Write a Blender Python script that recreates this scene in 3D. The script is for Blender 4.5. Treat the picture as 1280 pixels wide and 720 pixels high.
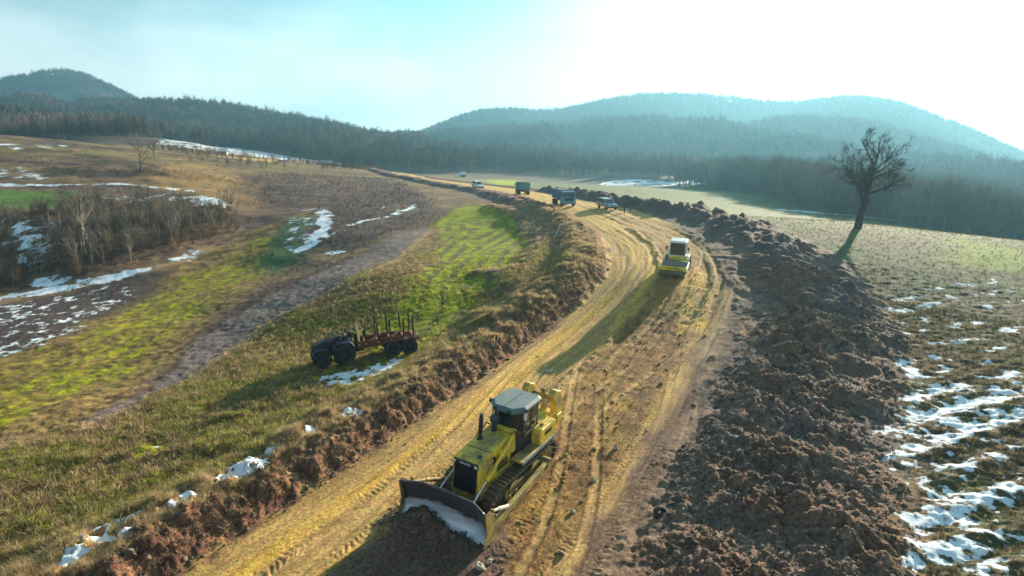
import bpy, bmesh, math, random
import numpy as np
from mathutils import Vector, Matrix, Euler
random.seed(7); RNG = np.random.default_rng(11)
for o in list(bpy.data.objects): bpy.data.objects.remove(o)
SC = bpy.context.scene; COL = SC.collection
R = math.radians

# ------------------------------------------------------------------ camera, sky, sun, exposure
CAM_H = 13.5                    # drone height above the road, metres
FPX = 763.0                     # focal length for a 1280 pixel wide frame
PITCH = math.atan(160.0 / FPX)  # looking down
cam_data = bpy.data.cameras.new('camera'); cam = bpy.data.objects.new('camera', cam_data); COL.objects.link(cam)
cam.location = (0, 0, CAM_H); cam.rotation_euler = (math.pi / 2 - PITCH, 0, 0)
cam_data.sensor_width = 36.0; cam_data.lens = 36.0 * FPX / 1280.0
cam_data.clip_start = 0.1; cam_data.clip_end = 20000
SC.camera = cam

SUN_AZ, SUN_EL = R(34), R(13.8)   # azimuth to the right of the viewing direction
world = bpy.data.worlds.new('World'); SC.world = world; world.use_nodes = True
wn = world.node_tree; wn.nodes.clear()
wo = wn.nodes.new('ShaderNodeOutputWorld'); wb = wn.nodes.new('ShaderNodeBackground')
sky = wn.nodes.new('ShaderNodeTexSky'); sky.sky_type = 'NISHITA'; sky.sun_disc = False
sky.sun_elevation = SUN_EL; sky.sun_rotation = SUN_AZ
sky.air_density = 1.0; sky.dust_density = 4.0; sky.ozone_density = 1.0; sky.altitude = 300
# thin veil of high cloud, the same all round the sky
tc = wn.nodes.new('ShaderNodeTexCoord'); mp = wn.nodes.new('ShaderNodeMapping'); mp.inputs['Scale'].default_value = (1.0, 1.0, 2.4); mp.inputs['Location'].default_value = (3.7, 1.2, .4)
cn = wn.nodes.new('ShaderNodeTexNoise'); cn.inputs['Scale'].default_value = 2.3; cn.inputs['Detail'].default_value = 6; cn.inputs['Roughness'].default_value = .55
cr = wn.nodes.new('ShaderNodeMapRange'); cr.inputs[1].default_value = .44; cr.inputs[2].default_value = .72; cr.inputs[3].default_value = 0.0; cr.inputs[4].default_value = 0.28
cm = wn.nodes.new('ShaderNodeMix'); cm.data_type = 'RGBA'; cm.inputs[7].default_value = (11.5, 12, 12, 1)
tint = wn.nodes.new('ShaderNodeMix'); tint.data_type = 'RGBA'; tint.blend_type = 'MULTIPLY'; tint.inputs[0].default_value = 1; tint.inputs[7].default_value = (0.36, .89, .97, 1)
wn.links.new(tc.outputs['Generated'], mp.inputs[0]); wn.links.new(mp.outputs[0], cn.inputs['Vector'])
# a veil of even thickness is looked through more slantwise, so more of it, towards the horizon
sz_ = wn.nodes.new('ShaderNodeSeparateXYZ'); wn.links.new(tc.outputs['Generated'], sz_.inputs[0])
ab_ = wn.nodes.new('ShaderNodeMath'); ab_.operation = 'ABSOLUTE'; wn.links.new(sz_.outputs['Z'], ab_.inputs[0])
vl = wn.nodes.new('ShaderNodeMapRange'); vl.interpolation_type = 'SMOOTHSTEP'; vl.inputs[1].default_value = .0; vl.inputs[2].default_value = .30; vl.inputs[3].default_value = .5; vl.inputs[4].default_value = .0; wn.links.new(ab_.outputs[0], vl.inputs[0])
va = wn.nodes.new('ShaderNodeMath'); va.operation = 'ADD'; va.use_clamp = True
wn.links.new(cn.outputs[0], cr.inputs[0]); wn.links.new(cr.outputs[0], va.inputs[0]); wn.links.new(vl.outputs[0], va.inputs[1]); wn.links.new(va.outputs[0], cm.inputs[0])
wn.links.new(sky.outputs[0], tint.inputs[6]); wn.links.new(tint.outputs[2], cm.inputs[6])
wn.links.new(cm.outputs[2], wb.inputs['Color']); wb.inputs['Strength'].default_value = 0.060
wn.links.new(wb.outputs[0], wo.inputs['Surface'])

sd = bpy.data.lights.new('sun', 'SUN'); sun = bpy.data.objects.new('sun', sd); COL.objects.link(sun)
sd.energy = 5.0; sd.angle = R(0.6); sd.color = (1.0, 0.87, 0.68)
SUNV = Vector((math.sin(SUN_AZ) * math.cos(SUN_EL), math.cos(SUN_AZ) * math.cos(SUN_EL), math.sin(SUN_EL)))
sun.rotation_euler = (-SUNV).to_track_quat('-Z', 'Y').to_euler()
SC.view_settings.view_transform = 'Standard'; SC.view_settings.look = 'None'
SC.view_settings.gamma = 1; SC.view_settings.use_curve_mapping = False
SC.view_settings.exposure = 1.62
SC.render.engine = 'CYCLES'
SC.cycles.use_denoising = True
SC.cycles.max_bounces = 6; SC.cycles.diffuse_bounces = 2; SC.cycles.glossy_bounces = 2
SC.cycles.transmission_bounces = 4; SC.cycles.transparent_max_bounces = 8; SC.cycles.volume_bounces = 0

# ------------------------------------------------------------------ tagging
def tag(o, label=None, cat=None, group=None, kind=None):
    if label: o['label'] = label
    if cat: o['category'] = cat
    if group: o['group'] = group
    if kind: o['kind'] = kind
    return o

# ------------------------------------------------------------------ numpy noise
def _h(ix, iy, seed):
    n = (ix.astype(np.int64) * 374761393 + iy.astype(np.int64) * 668265263 + seed * 974634777) & 0xffffffff
    n = ((n ^ (n >> 13)) * 1274126177) & 0xffffffff
    n = (n ^ (n >> 16)) & 0xffffffff
    return n.astype(np.float64) / 4294967295.0
def vn(x, y, seed=0):
    x = np.asarray(x, float); y = np.asarray(y, float)
    ix = np.floor(x); iy = np.floor(y); fx = x - ix; fy = y - iy
    fx = fx * fx * fx * (fx * (fx * 6 - 15) + 10); fy = fy * fy * fy * (fy * (fy * 6 - 15) + 10)
    ix = ix.astype(np.int64); iy = iy.astype(np.int64)
    a = _h(ix, iy, seed); b = _h(ix + 1, iy, seed); c = _h(ix, iy + 1, seed); d = _h(ix + 1, iy + 1, seed)
    return (a + (b - a) * fx) * (1 - fy) + (c + (d - c) * fx) * fy
def fbm(x, y, seed=0, oct=4, gain=.5, lac=2.07):
    s = 0; a = 1; t = 0
    for k in range(oct):
        ca, sa = math.cos(.7 * k), math.sin(.7 * k)
        s = s + a * vn(x * ca - y * sa + 17.3 * k, x * sa + y * ca - 9.1 * k, seed + 31 * k); t += a
        a *= gain; x = x * lac; y = y * lac
    return s / t
def ss(a, b, x):
    t = np.clip((x - a) / (b - a), 0, 1); return t * t * (3 - 2 * t)

# ------------------------------------------------------------------ the lie of the land
# control points: image pixel column and row, plus an estimated distance or height
SP, CP = math.sin(PITCH), math.cos(PITCH)
def ray(px, py):
    u = (px - 640.0) / FPX; v = (360.0 - py) / FPX
    return np.array([u, CP + v * SP, -SP + v * CP])
def atY(px, py, y): d = ray(px, py); t = y / d[1]; return np.array([d[0] * t, y, CAM_H + d[2] * t])
def atZ(px, py, z): d = ray(px, py); t = (z - CAM_H) / d[2]; return np.array([d[0] * t, d[1] * t, z])
ctrl = []
for px, py, z in [
    (0,720,-.4),(0,640,-.7),(0,560,-1.1),(0,490,-1.5),(0,430,-1.9),(0,375,-2.0),(0,340,-1.2),
    (-300,720,-.8),(-300,520,-1.8),(-300,390,-2.2),(200,640,-.25),(200,560,-.7),(200,500,-1.1),(200,430,-1.6),(200,365,-1.5),
    (400,560,0),(400,470,-.3),(400,420,-.6),(300,410,-1.2),(330,335,-.4),(250,315,.9),(100,335,-.4),
    (330,720,0),(640,720,0),(780,720,0),(1000,720,.2),(1280,720,.3),(1600,720,.3),(1280,600,.4),(1000,600,.2),(640,600,0),(480,600,0),
    (560,500,.1),(700,500,.2),(870,500,.35),(1050,500,.5),(1280,500,.7),(1600,500,.8),
    (520,430,.1),(600,400,.6),(700,400,.9),(800,400,1.1),(900,400,1.25),(1050,400,1.3),(1280,400,1.3),(1600,400,1.0)]:
    ctrl.append(atZ(px, py, z))
CY = [(845,342,56),(755,342,58),(905,342,57),(600,340,64),(500,340,64),(420,340,68),
    (1072,285,82),(1280,305,78),(950,275,87),(1000,330,60),(1200,340,58),(1500,335,72),(1180,294,81),
    (100,325,80),(0,300,92),(0,250,116),(0,236,128),(250,252,122),(250,290,97),(175,216,150),(0,200,165),(0,168,225),(-250,160,225),(130,181,230),(-250,240,125),(-250,330,80),
    (300,215,175),(400,228,165),(395,206,300),(480,215,235),(540,228,190),(600,239,158),(653,244,140),(708,258,109),(755,270,100),(785,268,102),(820,285,84),
    (450,262,112),(440,300,87),(340,270,108),(380,250,128),(560,268,108),(560,300,86),(660,290,88),
    (985,268,165),(1115,282,160),(1280,312,150),(1600,330,150),(880,262,128),(800,247,168),(700,236,225),(600,226,300),(760,233,330),(850,241,250),
    (640,222,420),(920,238,340),(1020,250,270),(1280,290,270),(1600,300,280),(800,228,410),(900,222,440),(745,231,400),
    (300,190,440),(450,212,430),(200,172,420),(100,172,430),(-150,165,450),(-400,165,450),
    (940,212,600),(1035,211,600),(1280,222,600),(1600,250,600),
    (100,140,1000),(300,166,750),(450,187,640),(640,192,800),(800,190,800),(640,162,1150),(800,152,1200),(920,160,1150),(1100,172,900),(1280,225,760),(450,182,780),(-150,145,900),
    (85,104,1500),(40,113,1500),(0,122,1500),(-150,136,1500),(-400,130,1500),(125,113,1480),(165,131,1400),(190,136,1120),(250,143,1060),(310,149,1010),(370,161,960),(430,173,930),(500,184,920),(535,192,900),
    (535,168,1400),(560,155,1430),(600,142,1500),(640,140,1500),(690,143,1500),(760,126,1500),(800,123,1500),(860,124,1500),(920,127,1500),(965,134,1450),(1040,127,1400),(1085,126,1400),(1130,136,1350),(1200,162,1250),(1280,198,1100),(1450,235,1000),(1700,250,1000)]
RIDGE_PX = [10, 85, 125, 165, 250, 310, 370, 430, 510, 560, 600, 640, 690, 760, 860, 920, 965, 1040, 1085, 1130, 1200, 1270]
RIDGE_DY = [-4.2, -7.9, -14.6, 3.8, 5.9, -5.9, -7.8, -1.0, 7.1, 12.5, 0.6, 2.7, 22.6, 10.9, 17.5, 7.8, 13.0, 3.7, -0.6, 2.4, 3.7, 25.7]
CY = [(a, b + float(np.interp(a, RIDGE_PX, RIDGE_DY)), c) if c >= 900 and b < 200 else (a, b, c) for a, b, c in CY]
for a in CY: ctrl.append(atY(*a))
for a in CY:                       # the far side of the ridges falls away
    if a[2] >= 900 and a[1] < 170:
        p = atY(*a); ctrl.append(np.array([p[0] * 1.7, p[1] * 1.7, p[2] * .45])); ctrl.append(np.array([p[0] * 1.22, p[1] * 1.22, p[2] * .80]))
for px in (0, 130, -250): p = atY(px, 172, 300); ctrl.append(np.array([p[0], p[1], 19.0]))
ctrl = np.array(ctrl)
def _uv(x, y): return np.stack([x / y * 1.0, np.log(y)], -1)
def _w(y): return y + 60.0
_cu = _uv(ctrl[:, 0], ctrl[:, 1]); _cv = ctrl[:, 2] / _w(ctrl[:, 1]); _n = len(ctrl)
_C2 = 0.12 ** 2
_A = np.sqrt(((_cu[:, None] - _cu[None]) ** 2).sum(-1) + _C2); _A += -np.eye(_n) * 0.004
_P = np.concatenate([np.ones((_n, 1)), _cu], 1)
_sol = np.linalg.solve(np.block([[_A, _P], [_P.T, np.zeros((3, 3))]]), np.concatenate([_cv, np.zeros(3)]))
def base_z(x, y):
    x = np.asarray(x, float); sh = x.shape; x = x.ravel(); y = np.maximum(np.asarray(y, float).ravel(), 3.0)
    out = np.empty(len(x))
    for i in range(0, len(x), 100000):
        q = _uv(x[i:i + 100000], y[i:i + 100000])
        r = np.sqrt((q[:, None, 0] - _cu[None, :, 0]) ** 2 + (q[:, None, 1] - _cu[None, :, 1]) ** 2 + _C2)
        out[i:i + 100000] = (r @ _sol[:_n] + _sol[_n] + q @ _sol[_n + 1:]) * _w(y[i:i + 100000])
    return out.reshape(sh)
def ground_hit(px, py, zoff=0.0, far=1900.0):
    """first point where a line of sight meets the smooth land"""
    d = ray(px, py); ys = np.exp(np.linspace(math.log(9), math.log(far), 900))
    t = ys / d[1]; x = d[0] * t; z = CAM_H + d[2] * t
    g = base_z(x, ys) + zoff; k = np.argmax(z < g)
    if z[k] >= g[k]: k = len(ys) - 1
    if k > 0:
        a = (z[k-1] - g[k-1]); b = (z[k] - g[k]); f = a / (a - b) if a != b else 0
        yy = ys[k-1] + (ys[k] - ys[k-1]) * f
    else: yy = ys[0]
    tt = yy / d[1]; return np.array([d[0] * tt, yy])
def path(pts, zoff=0.0): return np.array([ground_hit(a, b, zoff) for a, b in pts])

def seg_dist(x, y, P, closed=False):
    """distance to polyline, signed side (+ = right of travel), arc length"""
    Q = np.vstack([P, P[:1]]) if closed else P
    best = np.full(x.shape, 1e9); side = np.zeros(x.shape); arc = np.zeros(x.shape); acc = 0
    for a, b in zip(Q[:-1], Q[1:]):
        d = b - a; L = math.hypot(*d)
        if L < 1e-6: continue
        t = np.clip(((x - a[0]) * d[0] + (y - a[1]) * d[1]) / L ** 2, 0, 1)
        dx = x - a[0] - t * d[0]; dy = y - a[1] - t * d[1]; r = np.hypot(dx, dy)
        m = r < best; best = np.where(m, r, best)
        side = np.where(m, np.sign(dx * d[1] - dy * d[0]), side); arc = np.where(m, acc + t * L, arc); acc += L
    return best, side, arc
def inside(x, y, P):
    c = np.zeros(x.shape, bool); n = len(P)
    for i in range(n):
        a, b = P[i], P[i - 1]
        if a[1] == b[1]: continue
        c ^= ((a[1] > y) != (b[1] > y)) & (x < (b[0] - a[0]) * (y - a[1]) / (b[1] - a[1]) + a[0])
    return c
def smooth_path(P, n=4):
    out = []
    for i in range(len(P) - 1):
        p0 = P[max(i - 1, 0)]; p1 = P[i]; p2 = P[i + 1]; p3 = P[min(i + 2, len(P) - 1)]
        for k in range(n):
            t = k / n
            out.append(.5 * ((2 * p1) + (-p0 + p2) * t + (2 * p0 - 5 * p1 + 4 * p2 - p3) * t ** 2 + (-p0 + 3 * p1 - 3 * p2 + p3) * t ** 3))
    out.append(P[-1]); return np.array(out)

# ------------------------------------------------------------------ ground sheet: polar fan, rows closer together near by
amid = np.linspace(-49, 49, 900)
ang = np.radians(np.concatenate([np.linspace(-78, -49.6, 40), amid, np.linspace(49.6, 78, 40)]))
rr = [5.0]
while rr[-1] < 14: rr.append(rr[-1] * 1.03)
while rr[-1] < 70: rr.append(rr[-1] * 1.0038)
while rr[-1] < 400: rr.append(rr[-1] * 1.0062)
NR_NEAR = len(rr)
while rr[-1] < 2900: rr.append(rr[-1] * 1.016)
rr = np.array(rr); NR, NA = len(rr), len(ang)
X = rr[:, None] * np.sin(ang)[None, :]; Y = rr[:, None] * np.cos(ang)[None, :]
X = X.ravel(); Y = Y.ravel(); RR = np.repeat(rr, NA)
Z0 = base_z(X, np.maximum(Y, 3.0))
near = Y < 420

roadL = smooth_path(path([(140,780),(225,720),(415,600),(565,500),(640,446),(702,400),(750,352),(762,330),(757,306),(742,290),(715,272),(672,254),(640,246),(600,238),(560,232),(520,224),(480,215),(440,210),(400,206),(350,202)]))
roadR = smooth_path(path([(690,800),(745,720),(800,650),(850,580),(880,500),(898,440),(915,400),(917,370),(908,345),(892,315),(868,296),(830,275),(800,264),(766,257),(722,249),(690,243),(650,237),(610,232),(560,226),(520,219),(480,212.5),(440,208),(400,204),(350,200)]))
DL = np.full(X.shape, 999.); SL = np.zeros(X.shape); AL = np.zeros(X.shape); DR = DL.copy(); SR = SL.copy(); AR = AL.copy()
d, s, a = seg_dist(X[near], Y[near], roadL); DL[near], SL[near], AL[near] = d, s, a
d, s, a = seg_dist(X[near], Y[near], roadR); DR[near], SR[near], AR[near] = d, s, a
sL = DL * SL      # + : right of the left edge (towards the road)
sR = DR * SR      # + : right of the right edge (berm side)
sL = np.where((sL > 25) & (sR < -10), -sL, sL)      # beyond the road's far end
sL[~near] = -999; sR[~near] = 999
widR = np.clip(RR * .004, .06, 1.2)
n1 = fbm(X * .9, Y * .9, 3, 4)
edge = (n1 - .5) * np.clip(1.6, 0, 2)
ROAD = ss(-.35, .35, sL + edge * .9) * ss(-.5, .5, -sR + edge * 1.4)
ROAD[~near] = 0

PX = 640 + FPX * X / np.maximum(Y * CP - (Z0 - CAM_H) * SP, .1)    # image pixel column of each ground vertex
def zone(pts, soft=1.0, amp=1.0, freq=.35, seed=1):
    P = path(pts); x0, y0 = P.min(0) - 12; x1, y1 = P.max(0) + 12
    out = np.zeros(X.shape); m = (X > x0) & (X < x1) & (Y > y0) & (Y < y1)
    if not m.any(): return out
    x, y = X[m], Y[m]; d, _, _ = seg_dist(x, y, P, True); s = np.where(inside(x, y, P), d, -d)
    s = s + (fbm(x * freq, y * freq, seed, 4) - .5) * 2 * amp
    out[m] = ss(-soft, soft, s); return out
# ------------------------------------------------------------------ relief
lat = np.where(near, sL, 0); dl = -sL; dr = sR
m60 = RR < 75; m120 = RR < 140
def masked(m, fn):
    out = np.zeros(X.shape); out[m] = fn(X[m], Y[m]); return out
off_road = 1 - ROAD
Zd = masked(near, lambda x, y: (fbm(x * .07, y * .07, 5, 3) - .5) * .9) * ss(0, 25, dl) * ss(0, 8, np.minimum(dl, 999))
# left bank beside the road
rb = masked(m120 | near, lambda x, y: fbm(x * .55, y * .55, 8, 3))
bank_far = ss(1500, 0, RR)
BANK = ss(-.1, 1.5, dl) * (1 - ss(3.4, 6.5, dl)) * near
inner = zone([(745,300),(752,345),(700,398),(640,420),(590,415),(650,372),(600,345),(650,335),(668,300),(640,275),(600,256),(660,265),(720,280)], 1.5, 2.0, .3, 21)
Zd += BANK * (.55 + .75 * rb) * .95 + inner * .55 * (1 - ROAD)
rough_l = masked(RR < 120, lambda x, y: fbm(x * 2.1, y * 2.1, 9, 4) - .5)
Zd += (ss(0, .6, dl) * (1 - ss(3.5, 8, dl)) * near) * rough_l * .75
# spoil heap right of the road
def billow(x, y, seed, oct=3, gain=.5):
    t = 0; a = 1; w = 0
    for k in range(oct):
        ca, sa = math.cos(.9 * k + .3), math.sin(.9 * k + .3); t = t + a * np.abs(2 * vn(x * ca - y * sa + 11 * k, x * sa + y * ca + 7 * k, seed + k) - 1); w += a; a *= gain; x = x * 2.1; y = y * 2.1
    return t / w
lump = masked(RR < 170, lambda x, y: billow(x * .36, y * .36, 12, 2))
lump2 = masked(RR < 120, lambda x, y: billow(x * .95, y * .95, 114, 3, .5))
lump3 = masked(RR < 60, lambda x, y: billow(x * 3.4, y * 3.4, 115, 3, .55))
bw = masked(near, lambda x, y: fbm(x * .12, y * .12, 16, 3)) - .5
hb = np.interp(Y, [0, 20, 50, 80, 110, 150, 200, 260], [.4, .5, .85, 1.3, 1.8, 1.8, 1.2, .4])
wb_ = np.interp(Y, [0, 20, 45, 70, 110, 160], [8.4, 8.4, 10.8, 10.5, 8.5, 6.0])
b0_ = np.interp(Y, [0, 30, 50, 80, 110, 150], [.2, .2, 1.6, 1.8, .6, .2])
BERM = ss(b0_, b0_ + np.interp(Y, [30, 50, 90], [3.4, 4.6, 3.2]), dr + bw * 3) * (1 - ss(wb_ * .66, wb_ + 1.5, dr + bw * 5)) * near * (Y < 270)
SOIL = ss(-.6, 1.0, dr + bw * 2 + edge) * (1 - ss(wb_ - .6, wb_ + 1.6, dr + bw * 4 + edge * 2)) * near * (Y < 270)
rgh = masked(RR < 120, lambda x, y: ss(.38, .62, fbm(x * .33, y * .33, 120, 2)))
Zd += BERM * (hb * (.45 + .95 * lump) + lump2 * (.18 + .58 * rgh) - .12 + lump3 * (.05 + .14 * rgh)) + SOIL * (lump2 * .25 + lump3 * .12)
# field clods and furrows
fieldR = ss(wb_ - 1, wb_ + 2, dr) * near
f1 = masked(RR < 110, lambda x, y: fbm(x * 1.6, y * 3.6, 18, 4) - .5)
fv = Y - .36 * X + masked(near, lambda x, y: (fbm(x * .12, y * .12, 19, 3) - .5) * 1.6)
fur = masked(RR < 110, lambda x, y: 0 * x) + np.sin(fv * 2 * math.pi / 1.9)
Zd += fieldR * (f1 * .30 * np.clip(40 / RR, .35, 1) + fur * .09 * ss(55, 30, RR))
f2 = masked(RR < 110, lambda x, y: fbm(x * 1.9, y * 1.9, 22, 4) - .5)
fieldL = ss(4, 8, dl) * near
Zd += fieldL * f2 * .20 * np.clip(45 / RR, .3, 1)
# mound hummocks on the near left field
humm = masked(RR < 60, lambda x, y: fbm(x * .45 + y * .12, y * .8 - x * .3, 24, 3))
Zd += fieldL * np.clip(humm - .56, 0, 1) * 1.3 * ss(45, 30, RR) * ss(17, 9, dl)
# vehicle ruts on the road
rut = masked(near, lambda x, y: np.zeros(x.shape))
mr = near & (ROAD > .02)
lt, ar = lat[mr], AL[mr]
z = (fbm(lt * 1.3, ar * .045, 26, 4) - .5) * .30 + (fbm(lt * 3.2, ar * .12, 27, 3) - .5) * .10
swath = ss(4.9, 5.5, lt + (fbm(ar * .25, lt * .1, 28, 3) - .5) * 1.6) * (1 - ss(10.2, 11.2, lt)) * (ar < 85)
z += (fbm(lt * 1.9 * 1, ar * 1.5, 29, 4) - .5) * .12 * (swath * .9 + .12)
z += swath * -.10
ridge = np.exp(-((lt - 5.15 + (fbm(ar * .2, ar * 0, 30, 3) - .5) * 1.2) / .33) ** 2) * (ar < 75)
z += ridge * (.10 + .25 * fbm(ar * 1.7, lt * 1.7, 31, 3))
for c0, w0 in ((6.3, .34), (8.5, .34), (10.9, .30), (12.0, .3), (2.2, .3), (3.9, .3)):
    cc = c0 + (fbm(ar * .07, ar * 0 + c0, 33, 2) - .5) * 1.2
    band = np.exp(-((lt - cc) / w0) ** 4)
    z += band * (-.03 + .022 * np.sin((ar + .5 * (fbm(ar * 1.5, lt * 3, 39, 2) - .5)) * 2 * math.pi / .26) * ss(.3, .55, fbm(ar * .3, lt * .5, 34, 2)))
WT = np.zeros(X.shape); wt = np.zeros(lt.shape)
for a0, b0, L0_, ph in ((2.6, 1.1, 48, .3), (3.2, 1.6, 71, 2.0), (8.2, 2.8, 55, 1.1), (9.0, 2.2, 83, 3.9), (11.6, .8, 40, 5.0)):
    for q_ in (-.85, .85):
        cc = a0 + b0 * np.sin(ar * 2 * math.pi / L0_ + ph) + q_; bnd = np.exp(-((lt - cc) / .17) ** 4) * ss(.32, .5, fbm(ar * .12, ar * 0 + a0 + q_, 36, 2)); z -= bnd * .045; wt = np.maximum(wt, bnd)
        z += (np.exp(-((lt - cc - .27) / .08) ** 2) + np.exp(-((lt - cc + .27) / .08) ** 2)) * .025
WT[mr] = wt; rut[mr] = z; Zd += rut * ROAD * np.clip(90 / RR, .3, 1)
SW = np.zeros(X.shape); SW[mr] = swath; RDG = np.zeros(X.shape); RDG[mr] = ridge
# gully sides and hillside unevenness, mountain spurs
Zd += masked(near, lambda x, y: (fbm(x * .05, y * .05, 35, 4) - .5) * 2.6) * ss(70, 130, RR) * ss(30, 60, dl)
mm = RR > 330
spur = np.zeros(X.shape); spur[mm] = (np.abs(2 * fbm(X[mm] * .0042 + Y[mm] * .001, Y[mm] * .0022, 37, 4) - 1) - .35) * 55 + (fbm(X[mm] * .02, Y[mm] * .02, 38, 3) - .5) * 12
Zd += spur * ss(450, 900, RR) * (1 - .85 * ss(900, 1300, RR))
# heap of soil pushed up in front of the blade, and the cut behind it
BLADE = np.array([-2.52, 20.4])
gx, gy = X - BLADE[0], Y - BLADE[1]
# (local axes of the machine: forward = (-.483,-.875))
gf = gx * -.483 + gy * -.875; gs = gx * .875 + gy * -.483
HEAP = np.exp(-((gf - .15) / .75) ** 2) * np.exp(-((gs + 1.25) / 1.15) ** 4) * .5 + np.exp(-((gf - .1) / .6) ** 2) * np.exp(-((gs - .4) / 1.7) ** 4) * .22
HEAP = HEAP * (gf > -.6) * (RR < 40)
Zd = np.where(HEAP > .02, Zd + HEAP * (.8 + .5 * rough_l * 2), Zd)
ZT = Z0 + Zd
def ground_z(x, y):
    """height of the finished ground by bilinear look-up in the fan"""
    r = math.hypot(x, y); a = math.atan2(x, y)
    i = min(max(int(np.searchsorted(rr, r)) - 1, 0), NR - 2); j = min(max(int(np.searchsorted(ang, a)) - 1, 0), NA - 2)
    fr = (r - rr[i]) / (rr[i + 1] - rr[i]); fa = (a - ang[j]) / (ang[j + 1] - ang[j])
    g = ZT.reshape(NR, NA)
    return float((g[i, j] * (1 - fa) + g[i, j + 1] * fa) * (1 - fr) + (g[i + 1, j] * (1 - fa) + g[i + 1, j + 1] * fa) * fr)
def spot(px, py):
    p = ground_hit(px, py); return p[0], p[1], ground_z(p[0], p[1])

# ------------------------------------------------------------------ what covers the ground (albedo and snow amount per vertex)
def C(*c): return np.array(c, float)
def mix(col, c, m):
    c = np.asarray(c); m = np.clip(m, 0, 1)[:, None]; return col * (1 - m) + c * m
nA = np.zeros(X.shape); nB = nA.copy(); nC = nA.copy(); nD = nA.copy()
nA[near] = fbm(X[near] * .22, Y[near] * .22, 41, 4); nB[near] = fbm(X[near] * 1.1, Y[near] * 1.1, 42, 4, .6)
k = np.clip(60 / RR[near], .25, 2.2)
lod = 2.0 ** np.round(np.log2(k))                     # coarser speckle with distance
nC[near] = vn(X[near] * 1.7 * lod, Y[near] * 1.7 * lod, 43); nD[near] = vn(X[near] * 2.5 * lod + 40, Y[near] * 2.5 * lod, 44)
sp1 = ss(.42, .72, nC); sp2 = ss(.45, .72, nD)
N = len(X)
def dith(m, a=.9): return ss(.36, .64, m + (nC - .5) * a * .8 + (nD - .5) * a * .5 + (nB - .5) * a) * (m > .02)
brown = C(.125, .085, .045); straw = C(.36, .26, .12); olive = C(.16, .15, .05); green = C(.12, .21, .03); lime = C(.30, .32, .04)
dark = C(.06, .043, .032); soil = C(.138, .103, .073); soil_l = C(.235, .176, .122); tan = C(.45, .33, .155); ochre = C(.51, .37, .13)
col = np.tile(brown, (N, 1)); SNOW = np.zeros(N)
def speckle(c1, c2, c3):
    b = np.tile(c1, (N, 1)); b = mix(b, c2, sp1 * .9); return mix(b, c3, sp2 * .85 * ss(.32, .55, nB))
# hillside and general land left
hz = np.zeros(N); hz[near] = fbm(X[near] * .022, Y[near] * .085, 45, 5, .6)
hill = speckle(C(.16, .115, .068), C(.25, .185, .105), C(.075, .054, .042))
hill = mix(hill, speckle(C(.085, .062, .055), C(.13, .095, .075), C(.06, .045, .04)), ss(.50, .58, hz) * .9); hill = mix(hill, C(.22, .19, .08), ss(.46, .36, hz) * .4); hill = mix(hill, C(.22, .14, .075), ss(.55, .7, nA) * .4)
hz2 = np.zeros(N); hz2[near] = fbm(X[near] * .05, Y[near] * .15, 47, 5, .65)
hill = mix(hill, C(.10, .085, .06), ss(.50, .62, hz2) * .7); hill = mix(hill, C(.27, .205, .12), ss(.44, .34, hz2) * .5); hill = mix(hill, C(.17, .17, .06), ss(.5, .6, nA) * ss(150, 200, Y) * .6)
col = hill.copy()
# far valley meadow right and centre
meadow = speckle(C(.115, .115, .045), C(.17, .16, .06), C(.075, .068, .038))
col = mix(col, meadow * C(.8, .92, .8)[None], ss(-.05, .05, X / np.maximum(Y, 1) + .02) * ss(60, 90, Y))
# right-hand field
fr_ = speckle(C(.075, .06, .038), C(.125, .105, .058), C(.045, .036, .026))
fr_ = mix(fr_, C(.075, .092, .04), ss(.42, .62, nA) * .55 + ss(30, 60, Y) * .35)
fr_ = mix(fr_, C(.11, .11, .048), ss(60, 85, Y) * .5)
fr_ = mix(fr_, C(.20, .145, .075), ss(.2, .9, fur) * .25 * ss(60, 30, Y))
col = mix(col, fr_, fieldR * ss(105, 85, Y) * (dr < 400))
col = mix(col, C(.20, .25, .05), zone([(1200,300),(1300,318),(1300,345),(1180,330)], 3, 3, .2, 2) * .7)
col = mix(col, C(.085, .06, .04), zone([(1080,420),(1110,400),(1150,412),(1165,440),(1150,480),(1120,470),(1135,440),(1115,425)], .5, .6, .5, 3) * .5)
# left field: brown and olive stubble with green
fl = speckle(C(.15, .115, .055), C(.29, .22, .10), C(.075, .05, .03))
fl = mix(fl, C(.16, .155, .05), ss(.48, .62, nA) * .45); fl = mix(fl, C(.30, .23, .11), ss(.52, .42, nB) * .35)
gl = speckle(C(.17, .18, .035), C(.31, .31, .06), C(.09, .075, .03))
L1 = zone([(-80,760),(-80,600),(60,548),(150,515),(260,455),(340,405),(420,365),(532,285),(590,250),(700,270),(760,310),(745,350),(560,505),(420,600),(230,720),(180,760)], .8, .8, .3, 4)
col = mix(col, fl, L1)
gA = zone([(545,258),(600,256),(648,270),(666,302),(640,345),(590,398),(548,436),(505,448),(455,436),(515,372),(555,310)], 1.2, 3, .22, 5); gA = dith(gA)
col = mix(col, gl, L1 * gA * .95)
col = mix(col, lime, L1 * gA * (.35 + .5 * ss(.38, .56, nA)) * (.4 + .6 * sp1))
_d = ground_hit(625, 275) - ground_hit(520, 425); _d = _d / np.hypot(*_d)
drill = .5 + .5 * np.sin((X * _d[1] - Y * _d[0] + (fbm(X * .035, Y * .035, 46, 2) - .5) * 7) * 2 * math.pi / 1.9)
col = mix(col, C(.08, .075, .035), L1 * gA * ss(.4, .8, drill) * .8 * ss(.3, .45, nA) * ss(110, 90, Y))
col = mix(col, mix(gl, lime, .3 * sp1), L1 * dith(zone([(120,555),(260,470),(400,395),(520,350),(545,400),(480,445),(400,470),(300,505),(180,570)], 2.0, 4.0, .2, 59) * .52))
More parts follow.
